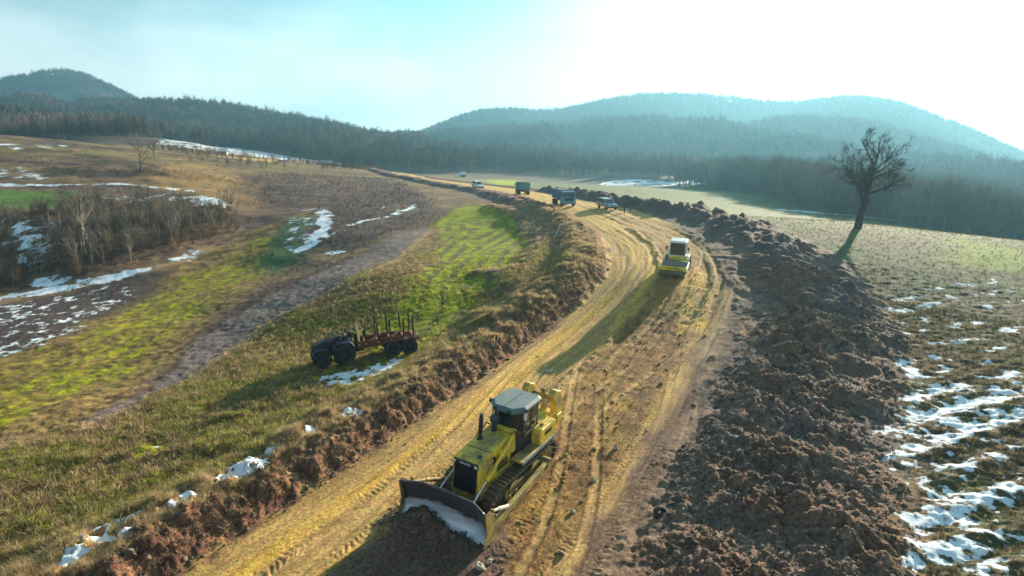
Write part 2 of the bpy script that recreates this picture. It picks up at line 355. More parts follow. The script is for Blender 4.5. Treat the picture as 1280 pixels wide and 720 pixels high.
col = mix(col, gl, L1 * zone([(0,720),(0,600),(120,610),(140,680),(60,720)], 1.2, 2.4, .35, 6) * .5)
# second strip
S2 = zone([(-80,560),(-80,460),(0,440),(130,385),(210,340),(300,292),(390,262),(410,275),(395,315),(340,352),(280,392),(200,455),(140,515),(60,548)], .8, 1.0, .3, 7)
col = mix(col, fl * .95, S2)
g2 = zone([(-80,520),(0,458),(130,406),(250,342),(325,298),(354,291),(352,322),(300,362),(220,418),(120,474),(0,538),(-80,570)], 1.2, 3.0, .2, 8); g2 = dith(g2)
_e = ground_hit(330, 300) - ground_hit(60, 480); _e = _e / np.hypot(*_e)
drill2 = ss(.25, .7, .5 + .5 * np.sin((X * _e[1] - Y * _e[0] + (nA - .5) * 1.5) * 2 * math.pi / 1.7))
col = mix(col, mix(gl, lime, .05 + .45 * sp1), S2 * g2 * (.35 + .5 * drill2) * (.55 + .45 * ss(.38, .56, nA)))
col = mix(col, C(.06, .11, .06), zone([(345,300),(362,268),(408,270),(400,305),(345,345),(330,345)], 1.5, 2, .2, 9) * .75)
col = mix(col, C(.06, .05, .045), zone([(-80,470),(-80,390),(0,382),(140,350),(215,336),(160,385),(60,430),(0,448)], 1.2, 1.5, .3, 10) * .9)
# grey farm track
tr = speckle(C(.15, .13, .11), C(.20, .175, .145), C(.105, .09, .075))
TRK = zone([(92,536),(190,482),(262,415),(335,372),(430,327),(528,281),(538,287),(490,322),(405,368),(335,402),(262,452),(195,492),(105,540)], .5, .7, .4, 11)
col = mix(col, C(.075, .055, .04), zone([(120,528),(185,478),(258,408),(330,366),(440,318),(440,326),(338,376),(272,420),(205,485),(140,524)], .5, .7, .4, 12) * .85)
col = mix(col, tr, TRK)
def edge_strip_mask(pts, w, seed):
    P = smooth_path(path(pts)); m = near; o_ = np.zeros(N); d_, _, _ = seg_dist(X[m], Y[m], P); o_[m] = ss(1.2, .5, d_ / w + (fbm(X[m] * .8, Y[m] * .8, seed, 3) - .5) * 1.6); return o_
col = mix(col, C(.34, .26, .16), edge_strip_mask([(0, 588), (100, 541), (195, 494), (262, 455), (335, 405), (405, 370), (490, 325), (538, 288)], .55, 55) * .75)
col = mix(col, C(.34, .26, .16), edge_strip_mask([(40, 735), (230, 622), (330, 560), (430, 505), (560, 432)], .35, 56) * .6)
col = mix(col, C(.33, .26, .16), edge_strip_mask([(130, 350), (215, 328), (270, 302), (300, 285)], .9, 57) * .6)
# scrub slope above the track, gully floor
col = mix(col, speckle(C(.075, .06, .05), C(.13, .10, .075), C(.05, .04, .035)), zone([(382,308),(402,262),(440,236),(500,228),(545,252),(533,280),(440,312)], 2, 3, .15, 13) * .9)
col = mix(col, speckle(C(.09, .07, .06), C(.17, .13, .09), C(.05, .04, .035)), zone([(330,215),(480,222),(500,232),(420,258),(400,250),(330,258),(300,235)], 3, 5, .1, 14) * .8)
col = mix(col, speckle(C(.10, .072, .05), C(.20, .145, .085), C(.055, .04, .03)), zone([(-80,360),(-80,262),(60,262),(200,245),(285,250),(295,290),(215,325),(130,345),(0,368)], 2, 3, .15, 15) * .95)
col = mix(col, C(.10, .19, .05), zone([(-80,262),(-80,236),(90,237),(130,246),(60,258)], 2, 2, .15, 16) * .85)
col = mix(col, C(.33, .24, .11), zone([(170,225),(240,205),(300,225),(330,258),(290,275),(270,250)], 4, 6, .08, 17) * .6)
# bank beside the road: dry grass on top, bare brown cut below
bank_top = speckle(C(.33, .235, .12), C(.44, .34, .19), C(.15, .10, .06))
bank_cut = speckle(C(.15, .09, .06), C(.26, .165, .10), C(.08, .05, .037))
far_b = speckle(C(.15, .11, .085), C(.31, .22, .14), C(.085, .062, .052))
BT = ss(1.7, 2.8, dl + (nB - .5) * 2.4) * (1 - ss(4.6, 7.5, dl + (nA - .5) * 5)) * near * (Y < 75)
BC = ss(-.2, .2, dl) * (1 - ss(1.8, 3.0, dl + (nB - .5) * 2.2)) * near * (Y < 170)
col = mix(col, bank_top, BT * .9)
col = mix(col, far_b, inner * off_road); col = mix(col, far_b, ss(0, .5, dl) * (1 - ss(6, 9, dl + (nA - .5) * 6)) * ss(34, 50, Y) * (Y < 240) * near)
col = mix(col, bank_cut, BC)
# road
rd = np.tile(tan, (N, 1)); rl = np.zeros(N); rl[mr] = fbm(lat[mr] * 1.2, AL[mr] * .05, 51, 4); rg = np.zeros(N); rg[mr] = fbm(lat[mr] * 2.6, AL[mr] * .30, 52, 4, .6)
rd = mix(rd, ochre, ss(.5, .62, rl) * .8); rd = mix(rd, C(.30, .225, .105), ss(.5, .36, rl) * .8); rd = mix(rd, C(.22, .155, .075), ss(.52, .66, rg) * .45); rd = mix(rd, C(.50, .39, .17), ss(.45, .3, rg) * .4)
sw = speckle(C(.175, .112, .052), C(.27, .18, .085), C(.10, .064, .034))
sw = mix(sw, C(.28, .20, .075), ss(.5, .62, nA) * .6)
rd = mix(rd, sw, SW * np.interp(Y, [40, 75], [.96, .7])); rd = mix(rd, soil, RDG * .7 * (.4 + .6 * sp1))
rd = mix(rd, C(.44, .335, .17), WT * .55)
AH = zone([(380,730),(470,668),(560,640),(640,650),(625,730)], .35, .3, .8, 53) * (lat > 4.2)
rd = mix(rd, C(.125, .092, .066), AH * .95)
rd = mix(rd, mix(np.tile(ochre, (N, 1)), tan, ss(.4, .6, nB)), zone([(846,415),(884,416),(890,370),(884,340),(862,330),(850,345),(853,380)], .18, .12, .5, 54) * .95)
LR = np.zeros(N); LR[mr] = ss(10.4, 11.6, lat[mr] + (nA[mr] - .5) * 3)
rr_ = mix(speckle(C(.14, .098, .068), C(.21, .15, .10), C(.09, .062, .044)), C(.33, .265, .16), ss(.53, .6, rl) * .75)
rd = mix(rd, rr_, LR * .95 * ss(80, 55, Y))
rd = mix(rd, C(.46, .36, .16), ss(60, 100, Y) * .45)
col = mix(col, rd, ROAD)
col = mix(col, lime, zone([(606,225),(652,222),(660,231),(612,236)], 4, 6, .06, 58) * .9 * (1 - ROAD))
# spoil heap
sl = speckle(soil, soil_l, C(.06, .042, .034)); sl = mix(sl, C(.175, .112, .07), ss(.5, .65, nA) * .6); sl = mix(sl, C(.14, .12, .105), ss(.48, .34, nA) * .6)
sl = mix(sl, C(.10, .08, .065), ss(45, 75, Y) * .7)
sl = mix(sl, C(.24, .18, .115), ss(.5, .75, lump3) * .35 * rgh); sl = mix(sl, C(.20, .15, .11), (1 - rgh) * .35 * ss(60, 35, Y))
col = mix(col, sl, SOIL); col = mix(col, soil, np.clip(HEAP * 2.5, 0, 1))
# ---- snow
def stroke(pts, w, amp, f, seed, off=0):
    P = path(pts); out = np.zeros(N); x0, y0 = P.min(0) - 3 * w - 5; x1, y1 = P.max(0) + 3 * w + 5
    m = (X > x0) & (X < x1) & (Y > y0) & (Y < y1); d, _, _ = seg_dist(X[m], Y[m], P)
    out[m] = ss(1.3, .5, d / w + (fbm(X[m] * f, Y[m] * f, seed, 4) - .5) * amp); return out
bandv = np.zeros(N); bandv[near] = vn(fv[near] * .62, X[near] * .05, 61)
RS = zone([(1092,540),(1110,498),(1180,480),(1300,470),(1300,760),(1120,760),(1075,640)], 1.6, 1.6, .3, 62)
RS2 = zone([(1050,360),(1300,350),(1300,520),(1100,520),(1060,430)], 3, 3, .2, 63)
nE = np.zeros(N); nE[near] = fbm(X[near] * .95 + Y[near] * .3, Y[near] * 1.9, 64, 4, .6)
rowf = .5 + .5 * np.sin(fv * 2 * math.pi / 2.15)
SNOW += RS * np.clip(ss(.35, .85, rowf) * .85 + (bandv - .5) * .7 + (nE - .5) * 2.4 + .18, 0, 1)
SNOW += RS2 * np.clip(ss(.45, .9, .5 + .5 * np.sin(fv * 2 * math.pi / 2.15)) * .5 + (bandv - .5) * .6 + (nE - .5) * 2.0 - .24, 0, 1)
for px, py, r_ in ((290,608,.65),(312,602,.7),(232,646,.45),(240,640,.3),(186,650,.25),(160,663,.35),(140,668,.3),(128,688,.3),(138,694,.25),(158,694,.35),(98,716,.3),(445,530,.4),(432,532,.3),(420,540,.2),(390,553,.3),(195,556,.2),(230,600,.2),(1135,463,.5),(1060,690,.3)):
    p = ground_hit(px, py, .2 if px < 450 else 0); d_ = np.hypot((X - p[0]), (Y - p[1]) * .7); SNOW += ss(1.5, .3, d_ / (r_ * 1.1) + (nB - .5) * 2.4) * 1.0
SNOW += zone([(392,474),(440,464),(500,446),(515,452),(470,474),(410,488)], .4, .5, .8, 65) * .78
SNOW += stroke([(-80,388),(0,374),(70,362),(130,350),(190,334),(215,328),(290,298)], 1.3, 2.0, .5, 66) * np.interp(PX, [0, 150, 220, 300], [1, .9, .4, .25])
SNOW += zone([(40,352),(95,344),(100,352),(40,362)], .8, .8, .4, 67) * .9
SNOW += zone([(-80,470),(-80,390),(0,382),(140,350),(185,345),(140,390),(60,430),(0,448)], 1.2, 1.5, .3, 68) * (.34 + .2 * (nB - .5))
SNOW += zone([(25,285),(60,283),(70,320),(40,325),(10,305)], 1.5, 3, .25, 69) * .7
SNOW += stroke([(-120,231),(0,231),(90,229),(180,231),(240,238)], 1.5, 1.5, .12, 70) * .85
SNOW += zone([(140,243),(215,240),(225,248),(150,252)], 2, 3, .15, 71) * .55
SNOW += zone([(222,246),(262,246),(290,262),(280,270),(240,262)], 1.5, 3, .2, 72) * .85
SNOW += stroke([(375,262),(398,262),(410,272),(404,290),(394,304),(386,312)], 1.3, 2.0, .3, 73) * .85
SNOW += zone([(350,300),(362,272),(404,272),(392,308),(360,322)], 2, 2.5, .3, 74) * .38
SNOW += zone([(398,318),(435,312),(432,316),(400,322)], .6, .6, .5, 75) * .8
SNOW += stroke([(412,298),(440,282),(490,270),(520,258)], .6, 2.4, .3, 76) * .6
SNOW += zone([(480,262),(520,252),(512,268),(486,272)], 1.5, 3, .3, 77) * .35
SNOW += TRK * np.clip((nE - .66) * 3, 0, .5)
SNOW += zone([(175,171),(235,171),(320,184),(400,199),(440,207),(400,206),(300,195),(200,181)], 6, 14, .03, 78) * .72
SNOW += zone([(-80,196),(0,178),(80,181),(60,186),(0,186),(-80,205)], 4, 9, .06, 79) * .42
SNOW += zone([(-80,226),(0,213),(60,216),(60,220),(0,222),(-80,232)], 4, 9, .06, 79) * .35
SNOW += zone([(742,231),(765,226),(790,224),(850,227),(905,216),(915,221),(870,231),(820,233)], 4, 5, .03, 80) * .9
SNOW += stroke([(972,262),(1010,265),(1060,269),(1115,275)], 3.4, 1.0, .1, 81) * .95
SNOW += stroke([(936,209),(960,211),(985,210),(1035,208.5)], 7, 1.4, .02, 82) * .9
SNOW += stroke([(480,213),(505,216)], 2.5, 1.5, .1, 83) * .7 + zone([(500,217),(535,220),(530,223),(500,219)], 3, 3, .1, 84) * .8
nS = np.zeros(N); nS[near] = fbm(X[near] * 1.15 * lod, Y[near] * 1.15 * lod, 95, 3, .65)
SNOW = SNOW * (1 - .0 * nS) + np.where(SNOW > .05, (nS - .58) * np.where(X > 5, 2.6, 2.0), 0) * near
SNOW *= (1 - ROAD) * (1 - .9 * ss(.3, .8, SOIL))
SNOW = np.clip(SNOW, 0, 1)
# mountains: leaf litter, thin snow between the trees on one flank
mt = ~near
nF = np.zeros(N); nF[mt] = fbm(X[mt] * .02, Y[mt] * .02, 91, 4)
col[mt] = mix(np.tile(C(.10, .078, .055), (N, 1)), C(.16, .12, .08), ss(.4, .65, nF))[mt]
col[:] = mix(col, C(.105, .08, .055), ss(370, 430, RR) * (1 - np.clip(SNOW, 0, 1)))
SNOW += zone([(40,125),(60,112),(110,110),(125,122),(110,132),(50,132)], 30, 40, .01, 92) * .35
SNOW += zone([(700,178),(760,165),(770,172),(710,186)], 30, 40, .01, 93) * .3

# ------------------------------------------------------------------ ground material
def nd(nt, t, **kw):
    n = nt.nodes.new(t)
    for k, v in kw.items(): setattr(n, k, v)
    return n
def earth_material():
    m = bpy.data.materials.new('earth'); m.use_nodes = True; nt = m.node_tree; nt.nodes.clear(); L = nt.links.new
    out = nd(nt, 'ShaderNodeOutputMaterial'); b = nd(nt, 'ShaderNodeBsdfPrincipled'); L(b.outputs[0], out.inputs[0])
    at = nd(nt, 'ShaderNodeAttribute', attribute_name='albedo'); sn = nd(nt, 'ShaderNodeAttribute', attribute_name='snow')
    tcn = nd(nt, 'ShaderNodeTexCoord')
    def noise(s, det=4, rough=.6):
        n = nd(nt, 'ShaderNodeTexNoise'); n.inputs['Scale'].default_value = s; n.inputs['Detail'].default_value = det; n.inputs['Roughness'].default_value = rough
        L(tcn.outputs['Object'], n.inputs['Vector']); return n
    def mr_(src, a, bb, c, d):
        n = nd(nt, 'ShaderNodeMapRange'); n.inputs[1].default_value = a; n.inputs[2].default_value = bb; n.inputs[3].default_value = c; n.inputs[4].default_value = d; L(src, n.inputs[0]); return n.outputs[0]
    nf = noise(7, 5, .7); ng = noise(26, 4, .7); nl = noise(.9, 3)
    def mul(a, bb):
        n = nd(nt, 'ShaderNodeMath', operation='MULTIPLY'); L(a, n.inputs[0]); L(bb, n.inputs[1]); return n.outputs[0]
    v = mul(mul(mr_(nf.outputs[0], .32, .68, .45, 1.65), mr_(ng.outputs[0], .32, .68, .55, 1.5)), mr_(nl.outputs[0], .3, .7, .85, 1.15))
    vm = nd(nt, 'ShaderNodeVectorMath', operation='SCALE'); L(at.outputs['Color'], vm.inputs[0]); L(v, vm.inputs['Scale'])
    hs = nd(nt, 'ShaderNodeHueSaturation'); L(vm.outputs[0], hs.inputs['Color']); L(mr_(noise(2.3, 3).outputs[0], .3, .7, .485, .515), hs.inputs['Hue']); hs.inputs['Saturation'].default_value = 1.22
    # snow edge from noise
    add = nd(nt, 'ShaderNodeMath', operation='ADD'); L(sn.outputs['Fac'], add.inputs[0]); L(mr_(noise(3.4, 5, .65).outputs[0], .25, .75, -.38, .38), add.inputs[1])
    sf = mr_(add.outputs[0], .44, .52, 0, 1); thick = mr_(add.outputs[0], .46, .80, 0, 1)
    sc = nd(nt, 'ShaderNodeMix', data_type='RGBA'); L(sf, sc.inputs[0]); L(hs.outputs[0], sc.inputs[6]); 
    wet = nd(nt, 'ShaderNodeMix', data_type='RGBA'); L(thick, wet.inputs[0]); wet.inputs[6].default_value = (.42, .42, .42, 1); wet.inputs[7].default_value = (.84, .88, .92, 1); L(wet.outputs[2], sc.inputs[7])
    L(sc.outputs[2], b.inputs['Base Color'])
    b.inputs['Roughness'].default_value = .93; b.inputs['Specular IOR Level'].default_value = .18
    bm = nd(nt, 'ShaderNodeBump'); bm.inputs['Strength'].default_value = .55; bm.inputs['Distance'].default_value = .05
    h = nd(nt, 'ShaderNodeMath', operation='MULTIPLY_ADD'); L(nf.outputs[0], h.inputs[0]); h.inputs[1].default_value = 2.2
    L(ng.outputs[0], h.inputs[2])
    h2 = nd(nt, 'ShaderNodeMath', operation='MULTIPLY_ADD'); L(sf, h2.inputs[0]); h2.inputs[1].default_value = .8; L(h.outputs[0], h2.inputs[2])
    L(h2.outputs[0], bm.inputs['Height']); L(bm.outputs[0], b.inputs['Normal'])
    return m
EARTH = earth_material()
V = np.stack([X, Y, ZT], 1).astype(np.float32)
ii, jj = np.meshgrid(np.arange(NR - 1), np.arange(NA - 1), indexing='ij')
q0 = (ii * NA + jj).ravel(); QUAD = np.stack([q0, q0 + 1, q0 + NA + 1, q0 + NA], 1)
col = col * np.where((col[:, 1] < col[:, 0])[:, None], C(1.05, .95, 1.04)[None], C(1.0, 1.0, 1.0)[None])
col4 = np.concatenate([np.clip(col, 0, 1), np.ones((N, 1))], 1).astype(np.float32)
def mesh_from(name, verts, quads, mat, smooth=True):
    me = bpy.data.meshes.new(name); nq, kf = quads.shape
    me.vertices.add(len(verts)); me.vertices.foreach_set('co', np.ascontiguousarray(verts, np.float32).ravel())
    me.loops.add(nq * kf); me.loops.foreach_set('vertex_index', np.ascontiguousarray(quads, np.int32).ravel())
    me.polygons.add(nq); me.polygons.foreach_set('loop_start', np.arange(0, nq * kf, kf, dtype=np.int32))
    me.update(calc_edges=True)
    me.polygons.foreach_set('use_smooth', np.full(nq, smooth)); me.materials.append(mat); return me
def sheet(name, sel):
    q = QUAD[sel]; used, inv = np.unique(q, return_inverse=True)
    me = mesh_from(name, V[used], inv.reshape(q.shape), EARTH)
    a = me.attributes.new('albedo', 'FLOAT_COLOR', 'POINT'); a.data.foreach_set('color', col4[used].ravel())
    a = me.attributes.new('snow', 'FLOAT', 'POINT'); a.data.foreach_set('value', SNOW[used].astype(np.float32))
    o = bpy.data.objects.new(name, me); COL.objects.link(o); return tag(o, kind='structure')
fROAD = ROAD[q0] > .5; fHILL = RR[q0] >= rr[NR_NEAR - 1]; fBERM = (SOIL[q0] > .5) & ~fROAD
sheet('dirt_road', fROAD & ~fHILL); sheet('spoil_heap', fBERM & ~fHILL); sheet('ground', ~fROAD & ~fBERM & ~fHILL); sheet('hills', fHILL)
# ------------------------------------------------------------------ materials
def pmat(name, c, rough=.6, metal=0.0, var=.25, scale=6.0, spec=.4, dirt=None, dirt_amt=.0, bump=.0, rnd=0.0, trans=None):
    """painted, worn or natural surface: base colour broken up by noise, optional dirt colour, optional variation from one instance to the next"""
    m = bpy.data.materials.new(name); m.use_nodes = True; nt = m.node_tree; L = nt.links.new
    b = nt.nodes['Principled BSDF']; b.inputs['Roughness'].default_value = rough; b.inputs['Metallic'].default_value = metal; b.inputs['Specular IOR Level'].default_value = spec
    tcn = nd(nt, 'ShaderNodeTexCoord'); n = nd(nt, 'ShaderNodeTexNoise'); n.inputs['Scale'].default_value = scale; n.inputs['Detail'].default_value = 5; n.inputs['Roughness'].default_value = .65
    L(tcn.outputs['Object'], n.inputs['Vector'])
    mr_ = nd(nt, 'ShaderNodeMapRange'); mr_.inputs[1].default_value = .3; mr_.inputs[2].default_value = .7; mr_.inputs[3].default_value = 1 - var; mr_.inputs[4].default_value = 1 + var
    L(n.outputs[0], mr_.inputs[0]); fac = mr_.outputs[0]
    if rnd:
        oi = nd(nt, 'ShaderNodeObjectInfo'); r2 = nd(nt, 'ShaderNodeMapRange'); r2.inputs[3].default_value = 1 - rnd; r2.inputs[4].default_value = 1 + rnd; L(oi.outputs['Random'], r2.inputs[0])
        mm_ = nd(nt, 'ShaderNodeMath', operation='MULTIPLY'); L(fac, mm_.inputs[0]); L(r2.outputs[0], mm_.inputs[1]); fac = mm_.outputs[0]
    vs = nd(nt, 'ShaderNodeVectorMath', operation='SCALE'); vs.inputs[0].default_value = c; L(fac, vs.inputs['Scale']); cout = vs.outputs[0]
    if dirt is not None:
        n2 = nd(nt, 'ShaderNodeTexNoise'); n2.inputs['Scale'].default_value = scale * .45; n2.inputs['Detail'].default_value = 7; n2.inputs['Roughness'].default_value = .7; L(tcn.outputs['Object'], n2.inputs['Vector'])
        r3 = nd(nt, 'ShaderNodeMapRange'); r3.inputs[1].default_value = .62 - dirt_amt * .35; r3.inputs[2].default_value = .80 - dirt_amt * .3; L(n2.outputs[0], r3.inputs[0])
        mx = nd(nt, 'ShaderNodeMix', data_type='RGBA'); L(r3.outputs[0], mx.inputs[0]); L(cout, mx.inputs[6]); mx.inputs[7].default_value = (*dirt, 1); cout = mx.outputs[2]
        rm = nd(nt, 'ShaderNodeMapRange'); rm.inputs[3].default_value = rough; rm.inputs[4].default_value = .9; L(r3.outputs[0], rm.inputs[0]); L(rm.outputs[0], b.inputs['Roughness'])
    L(cout, b.inputs['Base Color'])
    if bump:
        bm = nd(nt, 'ShaderNodeBump'); bm.inputs['Strength'].default_value = .6; bm.inputs['Distance'].default_value = bump; L(n.outputs[0], bm.inputs['Height']); L(bm.outputs[0], b.inputs['Normal'])
    if trans:
        tb_ = nd(nt, 'ShaderNodeBsdfTranslucent'); L(cout, tb_.inputs['Color']); ms_ = nd(nt, 'ShaderNodeMixShader'); ms_.inputs[0].default_value = trans
        L(b.outputs[0], ms_.inputs[1]); L(tb_.outputs[0], ms_.inputs[2]); L(ms_.outputs[0], nt.nodes['Material Output'].inputs[0])
    return m
def glass_mat(name, c, rough=.08):
    m = bpy.data.materials.new(name); m.use_nodes = True; b = m.node_tree.nodes['Principled BSDF']
    b.inputs['Base Color'].default_value = (*c, 1); b.inputs['Roughness'].default_value = rough; b.inputs['Specular IOR Level'].default_value = .8; b.inputs['Coat Weight'].default_value = .4
    return m
BARK = pmat('bark', (.085, .068, .05), .9, var=.4, scale=3, spec=.1)
BARK_PALE = pmat('pale_bark', (.21, .18, .14), .9, var=.35, scale=3, spec=.1)
TWIG = pmat('twigs', (.16, .125, .095), .9, var=.3, scale=1, spec=.1, rnd=.35)
FOREST = pmat('forest_wood', (.19, .135, .10), .95, var=.3, scale=.05, spec=.05, rnd=.4)
_nt = FOREST.node_tree; _ge = _nt.nodes.new('ShaderNodeNewGeometry'); _no = _nt.nodes.new('ShaderNodeTexNoise'); _no.inputs['Scale'].default_value = .007; _no.inputs['Detail'].default_value = 4
_nt.links.new(_ge.outputs['Position'], _no.inputs['Vector']); _cr = _nt.nodes.new('ShaderNodeMapRange'); _cr.inputs[1].default_value = .42; _cr.inputs[2].default_value = .60; _nt.links.new(_no.outputs[0], _cr.inputs[0])
_mx = _nt.nodes.new('ShaderNodeMix'); _mx.data_type = 'RGBA'; _mx.blend_type = 'MULTIPLY'; _mx.inputs[7].default_value = (.38, .46, .36, 1); _nt.links.new(_cr.outputs[0], _mx.inputs[0])
_b = _nt.nodes['Principled BSDF']; _src = _b.inputs['Base Color'].links[0].from_socket; _nt.links.new(_src, _mx.inputs[6]); _nt.links.new(_mx.outputs[2], _b.inputs['Base Color'])
STRAW = pmat('dry_straw', (.50, .37, .20), .9, var=.25, scale=3, spec=.1, rnd=.35, trans=.5)
RUST_BUSH = pmat('russet_twigs', (.24, .13, .055), .9, var=.3, scale=1, spec=.1, rnd=.3)
BLADE_G = pmat('green_blades', (.34, .36, .06), .85, var=.3, scale=3, spec=.1, rnd=.4, trans=.5)
BLADE_B = pmat('withered_stalks', (.34, .25, .13), .9, var=.3, scale=3, spec=.1, rnd=.4, trans=.5)
BLADE_D = pmat('dark_stubble', (.15, .125, .06), .9, var=.3, scale=3, spec=.1, rnd=.45, trans=.4)
CLOD = pmat('clods', (.155, .115, .082), .95, var=.4, scale=9, spec=.1, rnd=.5, bump=.03)
CLOD_T = pmat('road_clods', (.28, .195, .09), .95, var=.35, scale=9, spec=.1, rnd=.4, bump=.02)

# ------------------------------------------------------------------ mesh collector
class MB:
    def __init__(s): s.v = []; s.f = []
    def add(s, v, f):
        n = len(s.v); s.v += [tuple(p) for p in v]; s.f += [tuple(i + n for i in q) for q in f]; return s
    def box(s, c, d, rot=None, taper=None):
        x, y, z = (q / 2 for q in d); tx, ty = taper or (1, 1)
        p = [(-x,-y,-z),(x,-y,-z),(x,y,-z),(-x,y,-z),(-x*tx,-y*ty,z),(x*tx,-y*ty,z),(x*tx,y*ty,z),(-x*tx,y*ty,z)]
        M = Euler(rot).to_matrix() if rot else Matrix.Identity(3)
        p = [M @ Vector(q) + Vector(c) for q in p]
        return s.add(p, [(3,2,1,0),(4,5,6,7),(0,1,5,4),(1,2,6,5),(2,3,7,6),(3,0,4,7)])
    def prism(s, prof, a, b, axis='y'):
        """extrude a profile: axis y takes (x,z) points, axis x takes (y,z), axis z takes (x,y)"""
        n = len(prof)
        def P(q, t): return {'y': (q[0], t, q[1]), 'x': (t, q[0], q[1]), 'z': (q[0], q[1], t)}[axis]
        v = [P(q, a) for q in prof] + [P(q, b) for q in prof]
        f = [tuple(range(n - 1, -1, -1)), tuple(range(n, 2 * n))] + [(i, (i + 1) % n, n + (i + 1) % n, n + i) for i in range(n)]
        return s.add(v, f)
    def cyl(s, p0, p1, r0, r1=None, n=14, cap=True):
        r1 = r0 if r1 is None else r1; p0 = Vector(p0); p1 = Vector(p1); d = (p1 - p0).normalized()
        a = d.orthogonal().normalized(); b = d.cross(a)
        v = [p0 + (a * math.cos(t) + b * math.sin(t)) * r0 for t in (2 * math.pi * i / n for i in range(n))] + [p1 + (a * math.cos(t) + b * math.sin(t)) * r1 for t in (2 * math.pi * i / n for i in range(n))]
        f = [(i, (i + 1) % n, n + (i + 1) % n, n + i) for i in range(n)]
        if cap: f += [tuple(range(n - 1, -1, -1)), tuple(range(n, 2 * n))]
        return s.add(v, f)
    def tube(s, pts, r, n=8):
        for a, b in zip(pts[:-1], pts[1:]): s.cyl(a, b, r, r, n)
        return s
    def lathe(s, c, prof, axis='y', n=24):
        """profile of (radius, offset along axis)"""
        m = len(prof); v = []
        for i in range(n):
            t = 2 * math.pi * i / n
            for r, o in prof:
                q = {'y': (r * math.cos(t), o, r * math.sin(t)), 'z': (r * math.cos(t), r * math.sin(t), o), 'x': (o, r * math.cos(t), r * math.sin(t))}[axis]
                v.append((c[0] + q[0], c[1] + q[1], c[2] + q[2]))
        f = [(i * m + k, i * m + k + 1, ((i + 1) % n) * m + k + 1, ((i + 1) % n) * m + k) for i in range(n) for k in range(m - 1)]
        return s.add(v, f)
    def mesh(s, name, mat, smooth=False):
        me = bpy.data.meshes.new(name); me.from_pydata(s.v, [], s.f)
        b = bmesh.new(); b.from_mesh(me); bmesh.ops.recalc_face_normals(b, faces=b.faces); b.to_mesh(me); b.free()
        me.materials.append(mat)
        if smooth: me.polygons.foreach_set('use_smooth', np.ones(len(me.polygons), bool))
        return me
    def build(s, name, mat, parent=None, bevel=0, smooth=False):
        o = bpy.data.objects.new(name, s.mesh(name, mat, smooth)); COL.objects.link(o); o.parent = parent
        if bevel:
            md = o.modifiers.new('edge', 'BEVEL'); md.width = bevel; md.segments = 2; md.limit_method = 'ANGLE'; md.angle_limit = R(32); md.harden_normals = False
        return o
def put(name, me, parent=None):
    o = bpy.data.objects.new(name, me); COL.objects.link(o); o.parent = parent; return o
def empty(name, loc, rz=0, rx=0, ry=0):
    o = bpy.data.objects.new(name, None); COL.objects.link(o); o.location = loc; o.rotation_euler = (rx, ry, rz); o.empty_display_size = .3; return o
def copy_tree(o, parent=None):
    c = o.copy(); COL.objects.link(c); c.parent = parent
    for ch in o.children: copy_tree(ch, c)
    return c
GZ = ZT.reshape(NR, NA)
def gz(x, y):
    r = np.hypot(x, y); a = np.arctan2(x, y)
    i = np.clip(np.searchsorted(rr, r) - 1, 0, NR - 2); j = np.clip(np.searchsorted(ang, a) - 1, 0, NA - 2)
    fr = (r - rr[i]) / (rr[i + 1] - rr[i]); fa = (a - ang[j]) / (ang[j + 1] - ang[j])
    return (GZ[i, j] * (1 - fa) + GZ[i, j + 1] * fa) * (1 - fr) + (GZ[i + 1, j] * (1 - fa) + GZ[i + 1, j + 1] * fa) * fr
def field_at(F, x, y):
    r = np.hypot(x, y); a = np.arctan2(x, y)
    i = np.clip(np.searchsorted(rr, r), 0, NR - 1); j = np.clip(np.searchsorted(ang, a), 0, NA - 1)
    return F.reshape(NR, NA)[i, j]

